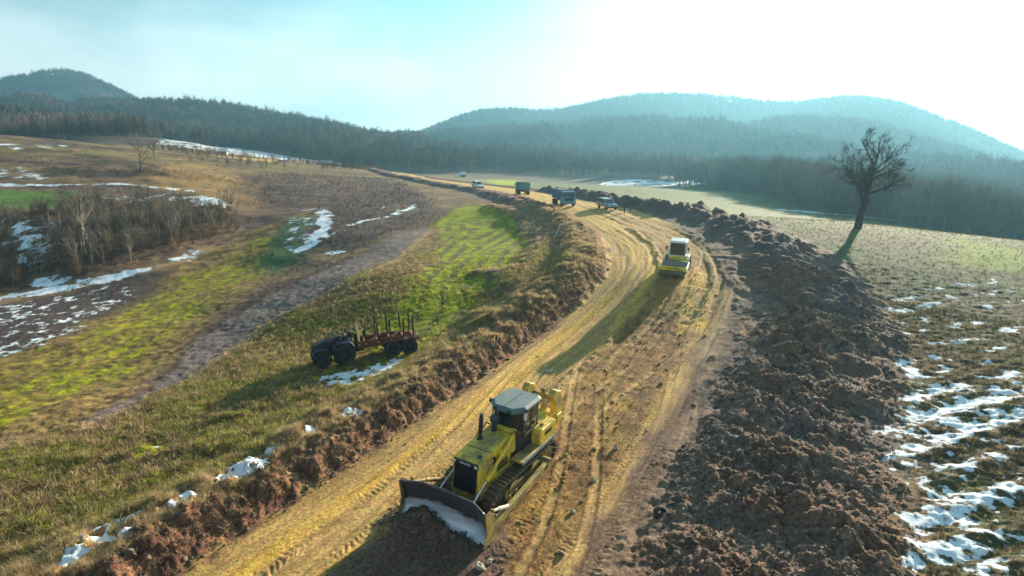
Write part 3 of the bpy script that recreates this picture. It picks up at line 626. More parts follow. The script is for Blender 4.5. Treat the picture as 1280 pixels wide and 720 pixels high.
# ------------------------------------------------------------------ scattering of uncountable stuff
def scatter(name, protos, pts, scale, which=None, tilt=.15, sink=0.0):
    """one object: prototype meshes instanced on a cloud of points"""
    n = len(pts); pts = np.array(pts, np.float32); pts[:, 2] -= sink
    me = bpy.data.meshes.new(name); me.vertices.add(n); me.vertices.foreach_set('co', pts.ravel())
    rot = np.stack([RNG.normal(0, tilt, n), RNG.normal(0, tilt, n), RNG.uniform(0, 6.283, n)], 1).astype(np.float32)
    a = me.attributes.new('rot', 'FLOAT_VECTOR', 'POINT'); a.data.foreach_set('vector', rot.ravel())
    sc_ = np.asarray(scale, np.float32); sc_ = np.repeat(sc_[:, None], 3, 1) if sc_.ndim == 1 else sc_
    a = me.attributes.new('size', 'FLOAT_VECTOR', 'POINT'); a.data.foreach_set('vector', np.ascontiguousarray(sc_).ravel())
    w = RNG.integers(0, len(protos), n) if which is None else which
    a = me.attributes.new('which', 'INT', 'POINT'); a.data.foreach_set('value', np.asarray(w, np.int32))
    o = bpy.data.objects.new(name, me); COL.objects.link(o)
    g = bpy.data.node_groups.new(name, 'GeometryNodeTree')
    g.interface.new_socket('Geometry', in_out='INPUT', socket_type='NodeSocketGeometry'); g.interface.new_socket('Geometry', in_out='OUTPUT', socket_type='NodeSocketGeometry')
    gi = g.nodes.new('NodeGroupInput'); go = g.nodes.new('NodeGroupOutput'); jn = g.nodes.new('GeometryNodeJoinGeometry'); L = g.links.new
    def attr(nm, dt):
        q = g.nodes.new('GeometryNodeInputNamedAttribute'); q.data_type = dt; q.inputs['Name'].default_value = nm; return q.outputs['Attribute']
    ra, sa, wa = attr('rot', 'FLOAT_VECTOR'), attr('size', 'FLOAT_VECTOR'), attr('which', 'INT')
    e2r = g.nodes.new('FunctionNodeEulerToRotation'); L(ra, e2r.inputs[0])
    for k, pm in enumerate(protos):
        po = bpy.data.objects.new(name + '_pattern', pm)
        oi = g.nodes.new('GeometryNodeObjectInfo'); oi.inputs['Object'].default_value = po; oi.inputs['As Instance'].default_value = False
        cp = g.nodes.new('FunctionNodeCompare'); cp.data_type = 'INT'; cp.operation = 'EQUAL'; L(wa, cp.inputs[2]); cp.inputs[3].default_value = k
        ip = g.nodes.new('GeometryNodeInstanceOnPoints'); L(gi.outputs[0], ip.inputs['Points']); L(cp.outputs[0], ip.inputs['Selection']); L(oi.outputs['Geometry'], ip.inputs['Instance'])
        L(e2r.outputs[0], ip.inputs['Rotation']); L(sa, ip.inputs['Scale']); L(ip.outputs[0], jn.inputs[0])
    L(jn.outputs[0], go.inputs[0]); md = o.modifiers.new('scatter', 'NODES'); md.node_group = g
    return tag(o, kind='stuff')
def pick(weight, n, seed=0):
    """points drawn from ground vertices, weighted by cover and by true area"""
    w = weight * RR ** 2; w = np.where(w > 0, w, 0); c = np.cumsum(w); r = np.random.default_rng(seed).uniform(0, c[-1], n)
    i = np.searchsorted(c, r); st = RR[i] * .002
    x = X[i] + RNG.normal(0, 1, n) * st; y = Y[i] + RNG.normal(0, 1, n) * st
    return np.stack([x, y, gz(x, y)], 1)
def tuft(nb, h, spread, w, seed, mat, name):
    r = random.Random(seed); m = MB()
    for k in range(nb):
        a = r.uniform(0, 6.28); d = r.uniform(0, spread * .5); bx, by = d * math.cos(a), d * math.sin(a)
        a2 = a + r.uniform(-.8, .8); hh = h * r.uniform(.5, 1.1); o1 = spread * r.uniform(.1, .5); o2 = spread * r.uniform(.4, 1.3)
        px, py = -math.sin(a2) * w, math.cos(a2) * w
        p1 = (bx + o1 * math.cos(a2), by + o1 * math.sin(a2), hh * .65); p2 = (bx + o2 * math.cos(a2), by + o2 * math.sin(a2), hh * r.uniform(.75, 1.0))
        m.add([(bx - px, by - py, -.03), (bx + px, by + py, -.03), (p1[0] + px * .7, p1[1] + py * .7, p1[2]), (p1[0] - px * .7, p1[1] - py * .7, p1[2]), p2], [(0, 1, 2, 3), (3, 2, 4)])
    return m.mesh(name, mat)
def clod(seed, mat, sub=2):
    b = bmesh.new(); bmesh.ops.create_icosphere(b, subdivisions=sub, radius=.5); r = random.Random(seed)
    o1 = Vector((r.uniform(0, 50), r.uniform(0, 50), r.uniform(0, 50)))
    from mathutils import noise as mn
    sx, sy, sz = r.uniform(.8, 1.25), r.uniform(.75, 1.1), r.uniform(.55, .85)
    for v in b.verts:
        k = 1 + .6 * mn.noise(v.co * 2.4 + o1) + .5 * mn.noise(v.co * 6.0 + o1); v.co = Vector((v.co.x * sx, v.co.y * sy, v.co.z * sz)) * k
    me = bpy.data.meshes.new('clod'); b.to_mesh(me); b.free(); me.materials.append(mat); return me

# ---- bare trees
def limb(m, p, d, L, r0, r1, nseg, wob, up, rnd, sides):
    pts = [Vector(p)]; d = Vector(d).normalized()
    for k in range(nseg):
        d = (d + Vector((rnd.gauss(0, wob), rnd.gauss(0, wob), rnd.gauss(0, wob) + up))).normalized(); pts.append(pts[-1] + d * (L / nseg))
    rad = [r0 + (r1 - r0) * k / nseg for k in range(nseg + 1)]; base = len(m.v); prev = None
    for k, q in enumerate(pts):
        t = (pts[min(k + 1, nseg)] - pts[max(k - 1, 0)]).normalized(); a = t.orthogonal().normalized(); bb = t.cross(a)
        if prev is not None:
            a = (prev - t * prev.dot(t)).normalized(); bb = t.cross(a)
        prev = a
        for i in range(sides): ph = 6.2832 * i / sides; m.v.append(tuple(q + (a * math.cos(ph) + bb * math.sin(ph)) * rad[k]))
    for k in range(nseg):
        for i in range(sides):
            j = (i + 1) % sides; m.f.append((base + k * sides + i, base + k * sides + j, base + (k + 1) * sides + j, base + (k + 1) * sides + i))
    return pts, rad
def bare_tree(seed, H, tr, counts, split=.35, spread=.9, lean=(0, 0), up=.06, twig=.012, lens=(.62, .5, .5, .5)):
    rnd = random.Random(seed); T, Cc = MB(), MB()
    tp, trd = limb(T, (0, 0, -.25), (lean[0], lean[1], 1), H * (split + .35), tr, tr * .38, 7, .05, .03, rnd, 9)
    def grow(pts, rad, level, Lpar):
        if level >= len(counts): return
        n = counts[level]
        for k in range(n):
            if level == 0: f = rnd.uniform(split / (split + .35) * .75, 1.0)
            else: f = rnd.uniform(.25, 1.0)
            x = f * (len(pts) - 1); i = min(int(x), len(pts) - 2); p = pts[i].lerp(pts[i + 1], x - i); t = (pts[i + 1] - pts[i]).normalized()
            az = rnd.uniform(0, 6.2832) if level else (k + rnd.uniform(-.3, .3)) * 2.4
            a = t.orthogonal().normalized(); b = t.cross(a); out = (a * math.cos(az) + b * math.sin(az))
            d = t * rnd.uniform(.35, .9) + out * spread * rnd.uniform(.6, 1.2)
            LL = Lpar * lens[min(level, len(lens) - 1)] * rnd.uniform(.65, 1.15) * (1.15 - .4 * f); r0 = max(rad[i] * rnd.uniform(.45, .65), twig); last = level == len(counts) - 1
            m = T if level == 0 else Cc
            pp, rd_ = limb(m, p, d, LL, r0, twig * .5 if last else max(r0 * .35, twig * .7), 3 if last else 4, .13, up, rnd, 3 if level > 0 else 6)
            grow(pp, rd_, level + 1, LL)
    grow(tp, trd, 0, H * .95); return T, Cc
def tree_thing(name, seed, loc, H, tr, counts, label, cat='tree', group=None, bark=BARK, twigs=TWIG, rz=0, **kw):
    T, Cc = bare_tree(seed, H, tr, counts, **kw); e = empty(name, loc, rz)
    T.build('trunk', bark, e, smooth=True); Cc.build('crown', twigs, e); return tag(e, label, cat, group)
def forest_proto(seed, H, ns=46, thin=1.0):
    """a leafless tree as seen across a valley: stem and upswept sprays"""
    r = random.Random(seed); m = MB(); m.cyl((0, 0, -2), (r.uniform(-.4, .4), 0, H * .75), .28 * (.5 + .5 * thin), .1, 3, False)
    for k in range(ns):
        f = r.uniform(.22, .95); a = r.uniform(0, 6.283); z0 = H * f * .8; Lh = H * .30 * math.sin(math.pi * min(1, f * .8 + .15)) * r.uniform(.5, 1.1)
        p0 = Vector((0, 0, z0)); p1 = Vector((math.cos(a) * Lh, math.sin(a) * Lh, z0 + H * r.uniform(.10, .30))); w = r.uniform(.16, .36) * thin
        sdv = Vector((-math.sin(a) * w, math.cos(a) * w, w * .4)); m.add([p0 - sdv * .4, p0 + sdv * .4, p1 + sdv, p1 - sdv * .6 + Vector((0, 0, .6 * thin))], [(0, 1, 2, 3)])
    return m.mesh('forest_tree', FOREST)
def bush_proto(seed, H, W, stems, mat, th=.018):
    r = random.Random(seed); m = MB()
    for k in range(stems):
        a = r.uniform(0, 6.283); d = Vector((math.cos(a) * W * r.uniform(.1, .6), math.sin(a) * W * r.uniform(.1, .6), H)); LL = H * r.uniform(.6, 1.1)
        pts, rad = limb(m, (math.cos(a) * W * .15, math.sin(a) * W * .15, -.1), d, LL, th, th * .3, 3, .12, .05, r, 3)
        for q in range(7):
            i = r.randrange(1, 3); p = pts[i].lerp(pts[i + 1], r.random()); a2 = r.uniform(0, 6.283)
            limb(m, p, (math.cos(a2), math.sin(a2), r.uniform(.5, 1.5)), LL * r.uniform(.15, .4), th * .55, th * .2, 2, .15, .06, r, 3)
    return m.mesh('bush', mat)

# ---- the forest on the hills
fp = [forest_proto(100 + k, h) for k, h in enumerate((15, 17, 13, 16, 12))]
def polar_pts(n, r0, r1, a0, a1, seed):
    g = np.random.default_rng(seed); r = np.sqrt(g.uniform(r0 ** 2, r1 ** 2, n)); a = g.uniform(R(a0), R(a1), n); return r * np.sin(a), r * np.cos(a)
fx, fy = polar_pts(76000, 420, 2080, -47, 47, 5)
u_ = fx / fy; keep = field_at(SNOW, fx, fy) < .25
foot = np.interp(u_, [-.9, -.5, -.2, -.05, .1, .3, .45, .9], [455, 450, 450, 450, 455, 480, 400, 330])
keep &= np.hypot(fx, fy) > foot * (.95 + .15 * vn(fx * .02, fy * .02, 7))
keep &= fbm(fx * .011, fy * .011, 9, 3) > .24
fz = gz(fx, fy); P1 = np.stack([fx, fy, fz], 1)[keep]
gx2, gy2 = polar_pts(5200, 190, 470, 14, 50, 6); keep2 = (field_at(SNOW, gx2, gy2) < .2) & (np.hypot(gx2, gy2) > np.interp(gx2 / gy2, [.25, .35, .45, .6, .9], [400, 330, 235, 190, 180])) & (gy2 > 180)
P2 = np.stack([gx2, gy2, gz(gx2, gy2)], 1)[keep2]
fp2 = [forest_proto(120 + k, h, 190, .22) for k, h in enumerate((13, 15, 12, 14))]
PF = np.vstack([P1, P2]); wF_ = np.concatenate([RNG.integers(0, 5, len(P1)), RNG.integers(5, 9, len(P2))]); dF_ = np.hypot(PF[:, 0], PF[:, 1]); wF_ = np.where(dF_ < 560, 5 + wF_ % 4, wF_)
scatter('forest', fp + fp2, PF, RNG.uniform(.7, 1.25, len(PF)), which=wF_, tilt=.05)
# ------------------------------------------------------------------ ground litter, grass, thickets
cl = [clod(200 + k, CLOD) for k in range(5)]; clt = [clod(220 + k, CLOD_T, 1) for k in range(4)]
wS = SOIL * (RR < 55) * (RR > 12) * (BERM > .08)
P_ = pick(wS * np.clip(40 / RR, .2, 2), 21000, 1); s_ = np.minimum(.045 * RNG.pareto(2.3, len(P_)) + .05, .5); P_[:, 2] -= s_ * .18; scatter('clods', cl, P_, s_, tilt=.5, sink=.0)
wB = BC * (RR < 60) * (RR > 12)
P_ = pick(wB, 5000, 2); scatter('clods', cl, P_, np.minimum(.04 * RNG.pareto(2.2, len(P_)) + .05, .4), tilt=.5)
wR = (SW * 1.0 + RDG * 2.5 + .05) * ROAD * (RR < 60) * (RR > 12) * (1 - np.clip(AH, 0, 1))
P_ = pick(wR, 5500, 3); scatter('road_clods', clt, P_, np.minimum(.03 * RNG.pareto(2.3, len(P_)) + .035, .28), tilt=.5)
P_ = pick(np.clip(HEAP, 0, 1) * (RR < 40), 500, 4); scatter('clods', cl, P_, np.minimum(.05 * RNG.pareto(2.2, len(P_)) + .05, .3), tilt=.5)
# dry grass
ts = [tuft(16, .42, .30, .006, 300 + k, STRAW, 'grass_tuft') for k in range(4)] + [tuft(14, .30, .26, .007, 310 + k, BLADE_B, 'grass_tuft') for k in range(2)]
snowless = SNOW < .08
P_ = pick(BT * (RR < 70) * (RR > 12) * snowless, 15000, 5); scatter('dry_grass', ts, P_, RNG.uniform(.35, .85, len(P_)), tilt=.25)
wF = (inner + ss(0, 1, dl) * (1 - ss(5, 8, dl)) * (Y > 38) * (Y < 110)) * off_road * near * (RR < 120) * (dl > .3)
P_ = pick(wF, 9000, 6); scatter('dry_grass', ts, P_, RNG.uniform(.45, 1.05, len(P_)), tilt=.35)
# cut face of the bank: hanging roots and withered stalks
wC = BC * (RR < 70) * (RR > 12) * (dl > .5)
P_ = pick(wC, 2200, 7); scatter('withered_stalks', ts[4:], P_, RNG.uniform(.4, .9, len(P_)), tilt=.6)
# field growth
tg = [tuft(11, .15, .16, .008, 320 + k, BLADE_G, 'field_tuft') for k in range(3)]; tb = [tuft(11, .16, .18, .008, 330 + k, BLADE_B, 'field_tuft') for k in range(3)] + [tuft(9, .2, .16, .007, 340, STRAW, 'field_tuft')]
td = [tuft(11, .15, .18, .008, 350 + k, BLADE_D, 'field_tuft') for k in range(3)]
wL = (1 - .85 * gA * (RR > 40)) * L1 * (dl > 4) * (1 - TRK) * ss(85, 35, RR) * (RR > 12) * snowless
P_ = pick(wL * (.35 + ss(.4, .6, nA)), 26000, 8); gm = field_at(gA + .12 + ss(.48, .62, nA) * .4, P_[:, 0], P_[:, 1]) > RNG.uniform(0, 1, len(P_))
scatter('field_growth', tg + tb, P_, RNG.uniform(.8, 2.1, len(P_)), which=np.where(gm, RNG.integers(0, 3, len(P_)), RNG.integers(3, 7, len(P_))), tilt=.3)
wRt = fieldR * (RR < 60) * (RR > 12) * (1 - SOIL) * (Y > 10) * (X < 70) * snowless
P_ = pick(wRt, 12000, 9); scatter('stubble', td + tb[:1], P_, RNG.uniform(.5, 1.2, len(P_)), tilt=.3)
P_ = pick(fieldR * (RR >= 60) * (RR < 125) * (Y < 100) * (1 - SOIL) * (X < 90) * snowless, 7000, 14); scatter('stubble', td + tb[:1], P_, RNG.uniform(.5, 1.2, len(P_)), tilt=.3)
# thickets
bp = [bush_proto(400 + k, 3.0, 1.6, 9, TWIG, .03) for k in range(3)] + [bush_proto(410, 2.2, 1.5, 12, RUST_BUSH, .03)] + [bush_proto(420 + k, 4.8, 1.2, 5, BARK_PALE, .045) for k in range(2)]
GUL = zone([(-80,350),(-80,285),(0,270),(70,262),(200,250),(262,252),(292,285),(215,322),(130,340),(0,362)], 3, 4, .12, 101)
P_ = pick(GUL * (field_at(SNOW, X, Y) < .25), 700, 10); wch = RNG.choice(6, len(P_), p=[.17, .17, .16, .12, .19, .19]); scatter('thicket', bp, P_, RNG.uniform(.4, 1.0, len(P_)), which=wch, tilt=.12)
SCR = np.clip(zone([(382,308),(402,262),(440,236),(500,228),(545,252),(533,280),(440,312)], 2, 3, .15, 102) + zone([(330,215),(480,222),(500,232),(420,258),(400,250),(330,258),(300,235)], 3, 5, .1, 103) * .7 + zone([(-80,240),(0,195),(170,200),(300,210),(330,240),(200,225),(0,228)], 5, 8, .06, 104) * ss(.5, .6, hz) * .8, 0, 1)
P_ = pick(SCR * (SNOW < .25), 3600, 11); scatter('scrub', bp[:4], P_, RNG.uniform(.08, .24, len(P_)), tilt=.3)
P_ = pick(zone([(180,175),(420,200),(470,214),(380,212),(250,205)], 8, 10, .05, 105) * (SNOW < .5) * (ROAD < .1), 450, 12); scatter('scrub', bp[:4], P_, RNG.uniform(.4, 1.1, len(P_)), tilt=.1)
# ------------------------------------------------------------------ machine materials
MUD = (.17, .12, .065)
YEL = pmat('machine_yellow', (.74, .50, .03), .42, var=.16, scale=2.5, dirt=(.24, .17, .08), dirt_amt=.55)
YEL_D = pmat('muddy_yellow', (.56, .40, .07), .6, var=.2, scale=3, dirt=MUD, dirt_amt=.75)
BLK = pmat('black_steel', (.022, .022, .026), .5, var=.3, scale=5, dirt=(.09, .07, .05), dirt_amt=.3)
GRILLE = pmat('grille_black', (.016, .016, .022), .45, var=.2, scale=5)
TRACKM = pmat('track_steel', (.13, .095, .065), .55, metal=.25, var=.35, scale=8, dirt=(.16, .11, .065), dirt_amt=.5)
ROOFM = pmat('cab_roof_grey', (.10, .15, .165), .65, var=.12, scale=2, dirt=(.25, .22, .16), dirt_amt=.3)
CHROME = pmat('chrome_rod', (.75, .76, .78), .18, metal=1.0, var=.08, scale=6)
GLASS = glass_mat('dark_glass', (.012, .018, .02)); GLASS_B = glass_mat('tinted_glass', (.02, .035, .045))
RUBBER = pmat('rubber', (.02, .02, .021), .85, var=.3, scale=8, dirt=(.11, .085, .055), dirt_amt=.45)
WHITE = pmat('white_paint', (.72, .72, .69), .4, var=.06, scale=3, dirt=(.35, .30, .2), dirt_amt=.25)
LAMPM = glass_mat('lamp_glass', (.7, .7, .68), .2); REDL = glass_mat('red_lamp', (.35, .02, .02), .3)
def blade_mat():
    m = bpy.data.materials.new('scoured_steel_sky_sheen'); m.use_nodes = True; nt = m.node_tree; L = nt.links.new; b = nt.nodes['Principled BSDF']
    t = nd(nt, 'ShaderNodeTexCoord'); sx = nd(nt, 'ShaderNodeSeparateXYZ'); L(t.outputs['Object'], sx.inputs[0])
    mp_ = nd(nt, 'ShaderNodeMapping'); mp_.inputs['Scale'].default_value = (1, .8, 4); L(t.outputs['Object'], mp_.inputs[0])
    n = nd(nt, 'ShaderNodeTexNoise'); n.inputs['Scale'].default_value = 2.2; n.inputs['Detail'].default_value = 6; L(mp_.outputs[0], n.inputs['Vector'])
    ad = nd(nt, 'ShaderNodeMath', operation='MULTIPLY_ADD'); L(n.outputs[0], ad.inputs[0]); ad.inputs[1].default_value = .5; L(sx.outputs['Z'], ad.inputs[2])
    r = nd(nt, 'ShaderNodeValToRGB'); e = r.color_ramp.elements; e[0].position = .62; e[0].color = (.74, .79, .84, 1); e[1].position = 1.30; e[1].color = (.07, .056, .058, 1)  # scoured bright low down; the sky's pale blue reflection is painted into this colour
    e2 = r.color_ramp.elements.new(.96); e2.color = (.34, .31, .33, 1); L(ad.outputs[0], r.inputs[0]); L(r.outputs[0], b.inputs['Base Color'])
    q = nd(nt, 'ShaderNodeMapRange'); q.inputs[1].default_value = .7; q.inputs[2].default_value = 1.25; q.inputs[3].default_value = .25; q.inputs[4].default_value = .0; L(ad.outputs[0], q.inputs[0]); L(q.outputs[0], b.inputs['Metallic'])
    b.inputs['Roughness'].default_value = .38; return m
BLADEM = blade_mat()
def text_mesh(s, size, depth=.004):
    cu = bpy.data.curves.new('lettering', 'FONT'); cu.body = s; cu.size = size; cu.extrude = depth; cu.align_x = 'CENTER'; cu.align_y = 'CENTER'
    o = bpy.data.objects.new('lettering', cu); COL.objects.link(o); dg = bpy.context.evaluated_depsgraph_get(); dg.update()
    me = bpy.data.meshes.new_from_object(o.evaluated_get(dg)); bpy.data.objects.remove(o); return me
def lettering(s, size, mat, parent, loc, rot):
    me = text_mesh(s, size); me.materials.clear(); me.materials.append(mat); o = put('lettering', me, parent); o.location = loc; o.rotation_euler = rot; return o
def stand(x, y, yaw, half_l, half_w):
    """seat a machine on the ground under its four corners"""
    c, s = math.cos(yaw), math.sin(yaw); zs = {}
    for i in (-1, 1):
        for j in (-1, 1): zs[i, j] = np.mean([ground_z(x + c * i * half_l * k - s * j * half_w, y + s * i * half_l * k + c * j * half_w) for k in (.5, .8, 1.0)])
    f = (zs[1, 1] + zs[1, -1]) / 2; b = (zs[-1, 1] + zs[-1, -1]) / 2; l = (zs[1, 1] + zs[-1, 1]) / 2; r = (zs[1, -1] + zs[-1, -1]) / 2
    return (x, y, (f + b) / 2), -math.atan2(f - b, 1.6 * half_l), math.atan2(l - r, 2 * half_w)
def machine(name, x, y, yaw, hl, hw, dz=0):
    loc, ry, rx = stand(x, y, yaw, hl, hw); return empty(name, (loc[0], loc[1], loc[2] + dz), yaw, rx, ry)
def wheel(parent, x, y, z, r, w, side, rim_mat=WHITE, lugs=16):
    """tyre with tread blocks, and a dished rim; side +1 = left"""
    e = MB(); e.lathe((x, y, z), [(r * .55, -w * .42), (r * .9, -w * .5), (r * .98, -w * .38), (r * .98, w * .38), (r * .9, w * .5), (r * .55, w * .42)], 'y', 26)
    if lugs:
        for k in range(lugs):
            t = 2 * math.pi * k / lugs
            for q in (-1, 1): e.box((x + math.cos(t + q * .06) * r * .99, y + q * w * .24, z + math.sin(t + q * .06) * r * .99), (r * .05, w * .42, r * .13), (0, -t, 0))
    o = e.build('wheel', RUBBER, parent)
    m = MB(); m.lathe((x, y + side * w * .12, z), [(0.001, side * .02), (r * .2, side * .05), (r * .25, 0), (r * .5, side * -.02), (r * .57, side * w * .28)], 'y', 18); m.build('rim', rim_mat, o)
    return o

# ------------------------------------------------------------------ bulldozer (x forward, y left)
HEAD = R(-118.9)
dz_x, dz_y = -.60, 23.9
D = machine('bulldozer', dz_x, dz_y, HEAD, 2.4, 1.0, -.03); D.scale = (1.22, .93, 1.12); D.rotation_euler.x += R(2.0)
tag(D, 'large muddy yellow crawler bulldozer with raised ripper pushing soil on the dirt road', 'bulldozer')
FR, RE, RAD = (1.55, .60), (-2.0, .62), .50
shoe = MB(); shoe.box((0, 0, .012), (.195, .58, .028)); shoe.prism([(-.09, .02), (-.06, .02), (-.066, .085), (-.084, .085)], -.29, .29, 'y'); shoe_me = shoe.mesh('shoe', TRACKM)
for sy in (1, -1):
    yc = sy * 1.06
    fr = MB(); fr.box((-.2, yc, .48), (2.7, .30, .34)); fr.box((-.2, yc + sy * .17, .62), (2.3, .05, .12))
    T = fr.build('track', YEL_D, D, .02)
    L0 = FR[0] - RE[0]; per = 2 * L0 + 2 * math.pi * RAD; n = 48
    for k in range(n):
        s_ = per * k / n
        if s_ < L0: x, z, a = RE[0] + s_, FR[1] + RAD, 0
        elif s_ < L0 + math.pi * RAD: t = (s_ - L0) / RAD; x, z, a = FR[0] + RAD * math.sin(t), FR[1] + RAD * math.cos(t), t
        elif s_ < 2 * L0 + math.pi * RAD: x, z, a = FR[0] - (s_ - L0 - math.pi * RAD), FR[1] - RAD, math.pi
        else: t = (s_ - 2 * L0 - math.pi * RAD) / RAD; x, z, a = RE[0] - RAD * math.sin(t), FR[1] - RAD * math.cos(t), math.pi + t
        if a == 0: z -= .05 * math.sin(math.pi * s_ / L0)
        o = put('shoe', shoe_me, T); o.location = (x, yc, z); o.rotation_euler = (0, a, 0)
    for q in (-.1, .1): lk = MB(); lk.prism([(RE[0] + .0, FR[1] + RAD - .1), (FR[0], FR[1] + RAD - .1), (FR[0], FR[1] + RAD - .02), (RE[0], FR[1] + RAD - .02)], yc + q - .03, yc + q + .03); lk.build('chain_link', TRACKM, T)
    sp = MB(); sp.lathe((RE[0], yc, RE[1]), [(.05, -.22), (.30, -.2), (.36, -.05), (.44, -.04), (.44, .04), (.36, .05), (.30, .2), (.05, .22)], 'y', 22)
    for k in range(13): t = 2 * math.pi * k / 13; sp.box((RE[0] + math.cos(t) * .45, yc, RE[1] + math.sin(t) * .45), (.10, .08, .09), (0, -t, 0))
    sp.build('sprocket', YEL_D, T)
    idl = MB(); idl.lathe((FR[0], yc, FR[1]), [(.05, -.12), (.16, -.14), (.2, -.06), (.36, -.06), (.44, -.14), (.44, .14), (.36, .06), (.2, .06), (.16, .14), (.05, .12)], 'y', 24); idl.build('idler', TRACKM, T, smooth=True)
    for x in (-1.35, -.9, -.45, 0, .45, .9): q = MB(); q.lathe((x, yc, .24), [(.02, -.2), (.14, -.2), (.16, -.1), (.11, -.08), (.11, .08), (.16, .1), (.14, .2), (.02, .2)], 'y', 14); q.build('roller', YEL_D, T)
    for x in (-.7, .6): q = MB(); q.cyl((x, yc - .15, .93), (x, yc + .15, .93), .09); q.build('carrier_roller', YEL_D, T)
    for pr in ([(-1.2, .70), (-1.0, .86), (-.6, .86), (-.5, .66)], [(.4, .66), (.5, .86), (.9, .86), (1.05, .70)]): gp = MB(); gp.prism(pr, yc + sy * .2, yc + sy * .24); gp.build('guard_plate', YEL_D, T, .01)
hull = MB(); hull.prism([(-2.3, .55), (1.5, .55), (2.15, .75), (2.15, 1.0), (-.2, 1.15), (-2.3, 1.35)], -.74, .74); hull.build('main_frame', YEL_D, D, .03)
hood = MB(); hood.prism([(2.22, 1.0), (2.22, 2.12), (2.1, 2.19), (.75, 2.30), (.18, 2.34), (.12, 2.28), (.12, 1.1)], -.62, .62); HO = hood.build('engine_hood', YEL, D, .05)
sh_ = MB(); sh_.prism([(.12, 1.5), (.12, 2.40), (-.02, 2.46), (-.14, 2.40), (-.14, 1.5)], -.60, .66); sh_.build('dash_cowl', YEL, HO, .05)
seam = MB(); seam.box((1.52, 0, 2.243), (.02, 1.16, .012), (0, .08, 0)); seam.build('panel_seam', BLK, HO)
capm = MB(); capm.lathe((1.9, .38, 2.2), [(.001, .05), (.07, .05), (.09, .02), (.09, 0)], 'z', 16); capm.build('radiator_cap', BLK, HO)
for pts in ([(1.45, 1.95), (1.30, 2.02), (1.12, 1.80), (1.25, 1.60), (1.38, 1.72), (1.30, 1.84)], [(1.05, 2.02), (.95, 2.05), (.92, 1.72), (1.02, 1.66)], [(.85, 1.98), (.62, 2.05), (.60, 1.93), (.78, 1.86), (.66, 1.70), (.78, 1.68)]):
    for yy in (.6215, -.6255): sd_ = MB(); sd_.prism(pts, yy, yy + .004); sd_.build('side_decal', GRILLE, HO)
for z in np.arange(1.25, 1.55, .06): vent = MB(); vent.box((.7, .63, z), (.7, .02, .03)); vent.build('vent_slat', BLK, HO)
gr = MB(); gr.box((2.245, 0, 1.55), (.05, 1.10, 1.14)); G = gr.build('grille', GRILLE, D, .015)
for y in np.linspace(-.46, .46, 9): q = MB(); q.box((2.285, y, 1.50), (.035, .03, .98)); q.build('grille_bar', BLK, G)
fb = MB(); fb.box((2.262, 0, 2.045), (.07, 1.2, .15)); fb.build('grille_header', BLK, G, .01)
for sy in (1, -1): q = MB(); q.box((2.30, sy * .52, 2.045), (.03, .12, .09)); q.build('headlight', LAMPM, G, .008)
lettering('KOMATSU', .11, WHITE, G, (2.301, 0, 2.045), (math.pi / 2, 0, math.pi / 2))
fg = MB(); fg.box((2.12, 0, .85), (.25, 1.25, .32)); fg.build('front_guard', YEL_D, D, .02)
st = MB(); st.cyl((1.0, -.36, 2.26), (1.0, -.36, 3.25), .07, .075, 16); st.cyl((1.0, -.36, 2.24), (1.0, -.36, 2.34), .14, .11, 16); st.cyl((1.0, -.36, 2.55), (1.0, -.36, 3.1), .088, .088, 16); st.build('exhaust_stack', BLK, D, smooth=False)
pc = MB(); pc.cyl((.30, -.20, 2.3), (.30, -.20, 2.72), .115, .115, 18); pc.lathe((.30, -.20, 2.7), [(.115, 0), (.2, .03), (.215, .14), (.19, .22), (.05, .26), (.001, .26)], 'z', 20); pc.build('air_cleaner', pmat('air_cleaner_blue_black', (.03, .035, .055), .4, var=.1), D)
# cab
cabpoly = [(-.02, .42), (-.02, -.42), (-.38, -.80), (-1.42, -.80), (-1.52, -.70), (-1.52, .70), (-1.42, .80), (-.38, .80)]
CB = MB(); CB.prism([(x, y) for x, y in cabpoly], 1.42, 2.08, 'z'); CAB = CB.build('cab', BLK, D, .02)
def pane(a, b, z0, z1, inset, mat, nm, par, th=.02):
    a, b = Vector((*a, 0)), Vector((*b, 0)); d = (b - a).normalized(); nrm = Vector((d.y, -d.x, 0)); a2, b2 = a + d * inset, b - d * inset; m = MB()
    v = [a2 + nrm * th, b2 + nrm * th, b2, a2]; m.add([(p.x, p.y, z0) for p in v] + [(p.x, p.y, z1) for p in v], [(3,2,1,0),(4,5,6,7),(0,1,5,4),(1,2,6,5),(2,3,7,6),(3,0,4,7)]); return m.build(nm, mat, par)
inn = MB(); inn.prism([(-.5 + (x + .76) * .9 - .26, y * .93) for x, y in cabpoly], 2.08, 3.02, 'z')
for i, p in enumerate(cabpoly):
    q = cabpoly[(i + 1) % 8]
    pane(q, p, 2.10, 3.00, .05, GLASS, 'window_pane', CAB)
    pl = MB(); pl.cyl((p[0], p[1], 2.05), (p[0] * .985 - .01, p[1] * .98, 3.05), .045, .045, 8); pl.build('pillar', BLK, CAB)
for sy in (1, -1):
    dm = MB(); dm.box((-.88, sy * .815, 2.2), (.78, .03, 1.5)); 
    db = MB(); db.box((-.9, sy * .815, 1.72), (.86, .03, .6)); dd = db.build('door', BLK, CAB, .01)
    q = MB(); q.box((-.55, sy * .845, 2.05), (.04, .03, .22)); q.build('handle', CHROME, dd)
    q = MB(); q.box((-.9, sy * .832, 2.55), (.05, .03, .92)); q.build('door_frame', BLK, dd)
ms = MB(); ms.box((-.36, .86, 2.85), (.03, .18, .3)); ms.build('mirror', WHITE, CAB, .01)
roofp = [(.10, .50), (.10, -.50), (-.34, -.90), (-1.50, -.90), (-1.64, -.78), (-1.64, .78), (-1.50, .90), (-.34, .90)]
